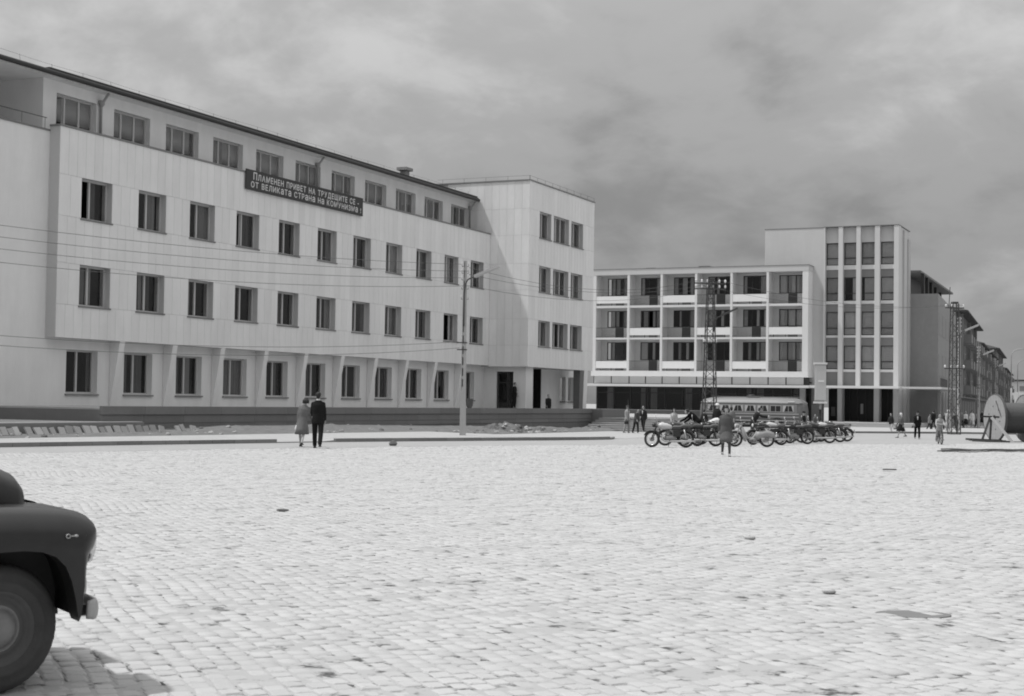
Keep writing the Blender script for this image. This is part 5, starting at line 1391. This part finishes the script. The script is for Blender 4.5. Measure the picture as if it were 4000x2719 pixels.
# cyclist
P, h = at(3672, 1736, 1610)
byc = thing('bicycle', P, 'bicycle ridden toward the camera by the person in light clothes', 'bicycle', None, math.atan2(-P[0], P[1])-pi/2+.14, local=True)
wheel_parts(byc, .52, .06, .33, .035); wheel_parts(byc, -.52, 0, .33, .035)
MB().tube([(.52, 0, .33), (.40, 0, .75), (.37, 0, .92)], .016, 6).build('fork', 'steel', byc)
MB().tube([(.40, 0, .75), (.0, 0, .30), (-.52, 0, .33), (-.17, 0, .78), (.40, 0, .76)], .016, 6).build('frame', 'steel', byc)
MB().tube([(.0, 0, .30), (-.17, 0, .80), (-.2, 0, .92)], .015, 6).build('seat_tube', 'steel', byc)
MB().ball((-.22, 0, .95), .13, .08, .04).build('saddle', 'black', byc, True)
MB().tube([(.28, -.28, .96), (.36, -.2, .99), (.37, 0, .96), (.36, .2, .99), (.28, .28, .96)], .013, 6).build('handlebar', 'chrome', byc)
for s_ in (-1, 1): MB().box(-.05, s_*.08, .20 if s_ > 0 else .36, .05, s_*.19, .23 if s_ > 0 else .39).build('pedal', 'black', byc)
cp = P+FV*.12
person(cp, h*.97, .12, 'cyclist in light clothes riding toward the camera', 'shirt', 'trousers', .34, .32, stride=.32, lean=.25, arms={-1: (.65, .35), 1: (.65, .35), 'out': .2}, bend_knee=.5)

# ------------------------------------------------------------------ cable drum, trestle, cables, litter on the square
DC = onG(3884, 1724); kd = ppm(DC)
drum = thing('cable_drum', DC, 'huge wooden cable drum with round board flanges at the right edge of the square', 'cable drum', None, YAW-math.radians(16)+math.radians(25), local=True)
Rf = 92/kd
def flange(x, thick):
    m = []
    nb = 9; wb = 2*Rf/nb
    for k in range(nb):
        a = -Rf+wb*k+.006; b = -Rf+wb*(k+1)-.006
        ym = max(abs(a), abs(b)) if a*b > 0 else max(abs(a), abs(b))
        pts = []
        for y in np.linspace(a, b, 5):
            pts.append((y, math.sqrt(max(0, Rf*Rf-y*y))))
        poly = [(y, z) for y, z in pts] + [(y, -z) for y, z in reversed(pts)]
        m.append(MB().extr(poly, lambda u, v, d: (x+d, u, v+Rf), 0, thick))
    return m
LD = 1.75
for x in (0, LD):
    for q in flange(x, .11): q.build('flange_board', 'wood', drum)
    rm = MB().lathe([(Rf*.985, x-.012), (Rf*1.01, x-.012), (Rf*1.01, x+.122), (Rf*.985, x+.122), (Rf*.985, x-.012)], (0, 0, Rf), 'x', 40); rm.build('flange_rim', 'darkwood', drum, True)
MB().lathe([(Rf*.62, .12), (Rf*.62, LD-.01)], (0, 0, Rf), 'x', 32).build('barrel', 'darkwood', drum, True)
for k in range(20):
    x = .18+(LD-.26)*k/19
    MB().lathe([(Rf*.62, x-.038), (Rf*.645, x-.02), (Rf*.65, x), (Rf*.645, x+.02), (Rf*.62, x+.038)], (0, 0, Rf), 'x', 32).build('cable_turn', 'cable', drum, True)
MB().lathe([(.01, -.03), (.09, -.03), (.11, -.01), (.16, -.008)], (0, 0, Rf), 'x', 14).build('hub_plate', 'steel', drum, True)
for k in range(6):
    a = k*pi/3+.3
    MB().lathe([(.001, -.02), (.035, -.018), (.04, -.002)], (0, Rf*.5*math.cos(a), Rf+Rf*.5*math.sin(a)), 'x', 8).build('bolt', 'steel', drum)
m = MB().beam((-.014, -Rf*.62, Rf*1.05), (-.014, -Rf*.15, Rf*1.72), .03, .05); m.build('flange_stain', 'darkwood', drum)
tr = thing('trestle', onG(3858, 1726), 'timber trestle carrying a black axle bar in front of the cable drum', 'trestle', None, YAW, local=True)
mt = lambda px, py: ((px-3858)/kd, 0, (1726-py)/kd)
def tp(px, py, y): v = mt(px, py); return (v[0], y, v[2])
MB().beam(tp(3855, 1634, -.5), tp(3830, 1716, -.35), .11).build('leg', 'darkwood', tr)
MB().beam(tp(3860, 1640, -.5), tp(3862, 1718, -.2), .10).build('leg', 'darkwood', tr)
MB().beam(tp(3858, 1632, -.62), tp(3936, 1730, -.9), .15).build('leg', 'lightwood', tr)
MB().beam(tp(3818, 1629, -.72), tp(3892, 1631, -.4), .09).build('axle_bar', 'black', tr)
for k in range(3): MB().beam(tp(3768+k*8, 1716+k*2, -.3-.2*k), tp(3905+k*10, 1720+k*2, -.3-.2*k), .16, .10).build('base_plank', 'darkwood', tr)
cbl = thing('cable_bundle', onG(3830, 1766), 'bundle of dark cables lying along the right side of the square', 'cables')
for k in range(5):
    pts = []
    x0 = 3652+random.uniform(0, 40)
    for q in np.linspace(0, 1, 26):
        px = x0+(4200-x0)*q; py = 1765.5+1.5*math.sin(q*9+k*2.1)+(k-3)*.7+.8*math.sin(q*23+k)
        p = onG(px, py); p.z += .025+.035*(k % 3)+.01*math.sin(q*14+k); pts.append(p)
    MB().tube(pts, .024, 6).build('cable', 'cable' if k % 3 else 'wood', cbl, True)
litter = [(1535, 1741, .16, 'small dark lump lying on the road left of the lamp post', 'lump'), (3477, 1840, .2, 'short dark plank lying on the setts at right', 'plank'), (1105, 1996, .12, 'dark flat scrap lying on the setts at left', 'scrap'), (2930, 2106, .14, 'pale loose stone lying in the hole in the paving', 'stone'), (3240, 2317, .12, 'pale flat stone in a dark hollow of the paving', 'stone')]
for px, py, sz, lab, cat in litter:
    p = onG(px, py)
    if cat in ('plank', 'splinter'): o = MB().beam(p-RV*sz*.9+Vector((0, 0, .04)), p+RV*sz*.9+FV*.1+Vector((0, 0, .035)), .06, .03).build(cat, 'darkwood')
    elif cat == 'stone':
        m = rock(sz*.6, sz*.35, sz*.2, int(px)); m.v = [tuple(Vector(q)+p) for q in m.v]; o = m.build('loose_stone', 'sett', None, True)
    elif cat == 'scrap':
        m = rock(sz, sz*.5, .02, 5); m.v = [tuple(Vector(q)+p) for q in m.v]; o = m.build('scrap', 'darkwood')
    else:
        m = rock(sz, sz*.8, sz*.7, 9); m.v = [tuple(Vector(q)+p) for q in m.v]; o = m.build('lump', 'dirt')
    tag(o, lab, cat)
p = onG(3568, 2399)
m = MB(); ring = [(p.x+.30*math.cos(a)*R2[0]+.21*math.sin(a)*F2[0]*(1+.1*math.sin(3*a)), p.y+.30*math.cos(a)*R2[1]+.21*math.sin(a)*F2[1], .002) for a in np.linspace(0, 2*pi, 24, endpoint=False)]
m.loft([[(x, y, -.03) for x, y, z in ring], ring]); struct(m.build('patch', mat('cement_patch', .17, .9, var=.1, scale=6)))

# ------------------------------------------------------------------ car at the left edge
CP = onG(-20, 2715); cz = .0
car = thing('parked_car', CP, 'dark rounded old saloon car cut off by the left edge of the picture', 'car', None, YAW+math.radians(15.6+17), local=True)
WR = .355
outer = [(.43, .388), (.447, .42), (.458, .47), (.477, .585), (.49, .684), (.508, .747), (.539, .79), (.557, .84), (.556, .89), (.538, .93), (.50, .965), (.45, .99), (.38, 1.006), (.27, 1.017), (.12, 1.024), (-.1, 1.026), (-.4, 1.02), (-.75, 1.0)]
backp = [(-.95, .97), (-.95, .33), (-.50, .30)]
arch = [(-.47, .42), (-.42, .56), (-.33, .68), (-.2, .755), (-.05, .79), (.10, .795), (.20, .785), (.28, .755), (.335, .70), (.37, .62), (.395, .52), (.412, .42)]
outer = [(x*.97 if x > 0 else x, z) for x, z in outer]; arch = [(x*.98 if x > 0 else x, z) for x, z in arch]
full = outer+backp+arch
def inset_pts(o):
    n = len(outer); res = []
    for i, (x, z) in enumerate(full):
        if i < n:
            a = Vector((*full[max(0, i-1)], 0)); b = Vector((*full[min(n-1, i+1)], 0)); d = (b-a).normalized()
            nx, nz = d.y, -d.x           # outward normal (outline runs front-bottom, up, then back)
            w = o*(.08, .10, .14, .20, .34, .55, .75, .9)[i] if i < 8 else o
            res.append((x-nx*w, z-nz*w))
        else: res.append((x, z))
    return res
def fend(sgn, yc):
    layers = [(-.150, .135), (-.138, .10), (-.118, .068), (-.085, .036), (-.04, .012), (.03, 0.0)]
    R = [[(x, yc+sgn*y, z) for x, z in inset_pts(o)] for y, o in layers]
    m = MB().loft(R)
    m.loft([[(x, yc+sgn*y, z) for x, z in outer[3:]+backp[:1]] for y in (.028, .50)], False, False)
    return m
def housing(sgn, yc):
    a = [(x*1.0+(.012 if x > 0 else -.012), z+.012) for x, z in arch]
    m = MB().loft([[(x, yc+sgn*y, z) for x, z in a] for y in (-.02, .30)], False, False)
    m.add([(x, yc+sgn*.30, z) for x, z in a]+[(.42, yc+sgn*.30, .38), (-.48, yc+sgn*.30, .38)], [tuple(range(len(a)+2))])
    m.box(.40, yc+sgn*.031, .42, .44, yc+sgn*.40, .80)
    return m
for q in ((1, 0), (-1, 1.44)): housing(*q).build('wheel_housing', 'black', car)  # lining added in black, so the shade inside the arch is painted
fend(1, 0).build('front_fender', 'carpaint', car, True, 40)
fend(-1, 1.44).build('front_fender', 'carpaint', car, True, 40)
def xsec(x, hw, zt, zb, p=.6, n=20, yc=.72):
    R = []
    for k in range(n):
        a = 2*pi*k/n; c, s_ = math.cos(a), math.sin(a)
        R.append((x, yc+hw*abs(c)**p*(1 if c > 0 else -1), (zt+zb)/2+(zt-zb)/2*abs(s_)**p*(1 if s_ > 0 else -1)))
    return R
MB().loft([xsec(.255, .20, 1.0, .84), xsec(.25, .28, 1.06, .84), xsec(.23, .35, 1.13, .84), xsec(.18, .40, 1.19, .84), xsec(.08, .44, 1.235, .84), xsec(-.15, .49, 1.25, .84), xsec(-.6, .60, 1.26, .84), xsec(-1.05, .70, 1.25, .84)]).build('hood', 'carpaint', car, True, 60)
MB().loft([xsec(-.9, .82, 1.0, .30, .35), xsec(-1.2, .85, 1.02, .28, .35), xsec(-2.2, .86, 1.02, .28, .35), xsec(-3.0, .85, 1.0, .30, .4), xsec(-3.5, .78, .94, .36, .5), xsec(-3.7, .6, .85, .45, .6)]).build('body', 'carpaint', car, True, 50)
MB().loft([xsec(-.98, .60, 1.10, .95, .5), xsec(-1.25, .62, 1.42, .95, .5), xsec(-1.5, .64, 1.56, .95, .5), xsec(-2.1, .65, 1.62, .95, .5), xsec(-2.7, .63, 1.55, .95, .5), xsec(-3.2, .58, 1.3, .9, .5), xsec(-3.55, .5, 1.0, .85, .5)]).build('cabin', 'carpaint', car, True, 50)
for xa_, xb_ in ((-1.35, -1.95), (-2.02, -2.6)): MB().box(xb_, .055, 1.12, xa_, .075, 1.42).build('side_window', 'black', car)
MB().box(.20, .40, .42, .37, 1.04, .84).build('radiator_panel', 'carpaint', car)
for k in range(5): MB().tube([(.375, .42, .5+.07*k), (.39, .72, .5+.07*k), (.375, 1.02, .5+.07*k)], .016, 6).build('grille_bar', 'chrome', car, True)
for y in (.13, 1.31):
    hl = MB().lathe([(.001, .03), (.08, .022), (.098, 0), (.105, -.06)], (.535, y, .80), 'x', 18).build('headlight', 'porcelain', car, True)
    MB().lathe([(.098, .012), (.112, .006), (.114, -.03), (.098, -.03)], (.535, y, .80), 'x', 18).build('headlight_ring', 'chrome', hl, True)
bmp = MB().tube([(.47, -.085, .445), (.505, -.075, .445), (.53, -.04, .445), (.55, .10, .44), (.565, .72, .44), (.55, 1.34, .44), (.53, 1.48, .44), (.47, 1.52, .44)], [(.012, .052), (.018, .058), (.02, .060), (.022, .06), (.022, .06), (.022, .06), (.02, .06), (.018, .058)], 10).build('bumper', 'bumpermetal', car, True)
for y in (.40, 1.04): MB().ball((.575, y, .52), .04, .035, .11, 10, 8).build('overrider', 'bumpermetal', bmp, True)
MB().box(.44, .02, .40, .52, .05, .46).build('bumper_bracket', 'black', car)
# inner arch and underside
MB().box(-.6, .32, .30, .40, 1.12, .78).build('engine_bay', 'black', car)
MB().box(-3.4, .1, .24, .3, 1.34, .36).build('chassis', 'black', car)
def car_wheel(x, yface, sgn, steer):
    rot = Matrix.Rotation(steer, 3, 'Z')
    def tf(m): m.v = [tuple(rot @ Vector(p) + Vector((x, yface+sgn*.085, WR))) for p in m.v]; return m
    s_ = -sgn
    wh = tf(MB().lathe([(.20, s_*.06), (.215, s_*.078), (.235, s_*.083), (.24, s_*.088), (.262, s_*.090), (.268, s_*.084), (.30, s_*.086), (.335, s_*.070), (.352, s_*.045), (.355, 0), (.352, -s_*.045), (.335, -s_*.07), (.28, -s_*.085), (.2, -s_*.06)], (0, 0, 0), 'y', 56)).build('wheel', 'dustyrubber', car, True)
    tf(MB().lathe([(.13, s_*.045), (.15, s_*.05), (.165, s_*.035), (.185, s_*.055), (.205, s_*.070), (.212, s_*.068), (.208, s_*.05), (.19, 0)], (0, 0, 0), 'y', 40)).build('rim', 'steel', wh, True)
    tf(MB().lathe([(.001, s_*.085), (.05, s_*.083), (.08, s_*.076), (.105, s_*.058), (.115, s_*.045), (.13, s_*.045)], (0, 0, 0), 'y', 32)).build('hubcap', 'hubmetal', wh, True)
    m = MB()
    for k in range(48):
        a = 2*pi*k/48
        c, s2 = math.cos(a), math.sin(a); c3, s3 = math.cos(a+.05), math.sin(a+.05)
        m.add([(.349*c, s_*.052, .349*s2), (.349*c3, s_*.052, .349*s3), (.359*c3, s_*.03, .359*s3), (.359*c, s_*.03, .359*s2)], [(0,1,2,3)])
    tag(tf(m).build('tread', 'rubber', wh), kind='stuff')
car_wheel(0, -.015, 1, math.radians(13)); car_wheel(0, 1.455, -1, math.radians(13)); car_wheel(-2.7, -.04, 1, 0); car_wheel(-2.7, 1.48, -1, 0)
# small metal emblem on the fender flank
em = MB().lathe([(.008, -.004), (.013, -.006), (.014, -.001)], (.335, -.156, .868), 'y', 12).build('emblem', 'bumpermetal', car, True)
MB().beam((.352, -.155, .868), (.392, -.150, .869), .007, .006).build('emblem_bar', 'bumpermetal', em)
MB().ball((.382, -.152, .869), .012, .006, .008, 8, 6).build('emblem_leaf', 'bumpermetal', em, True)
print('objects', len(bpy.data.objects))
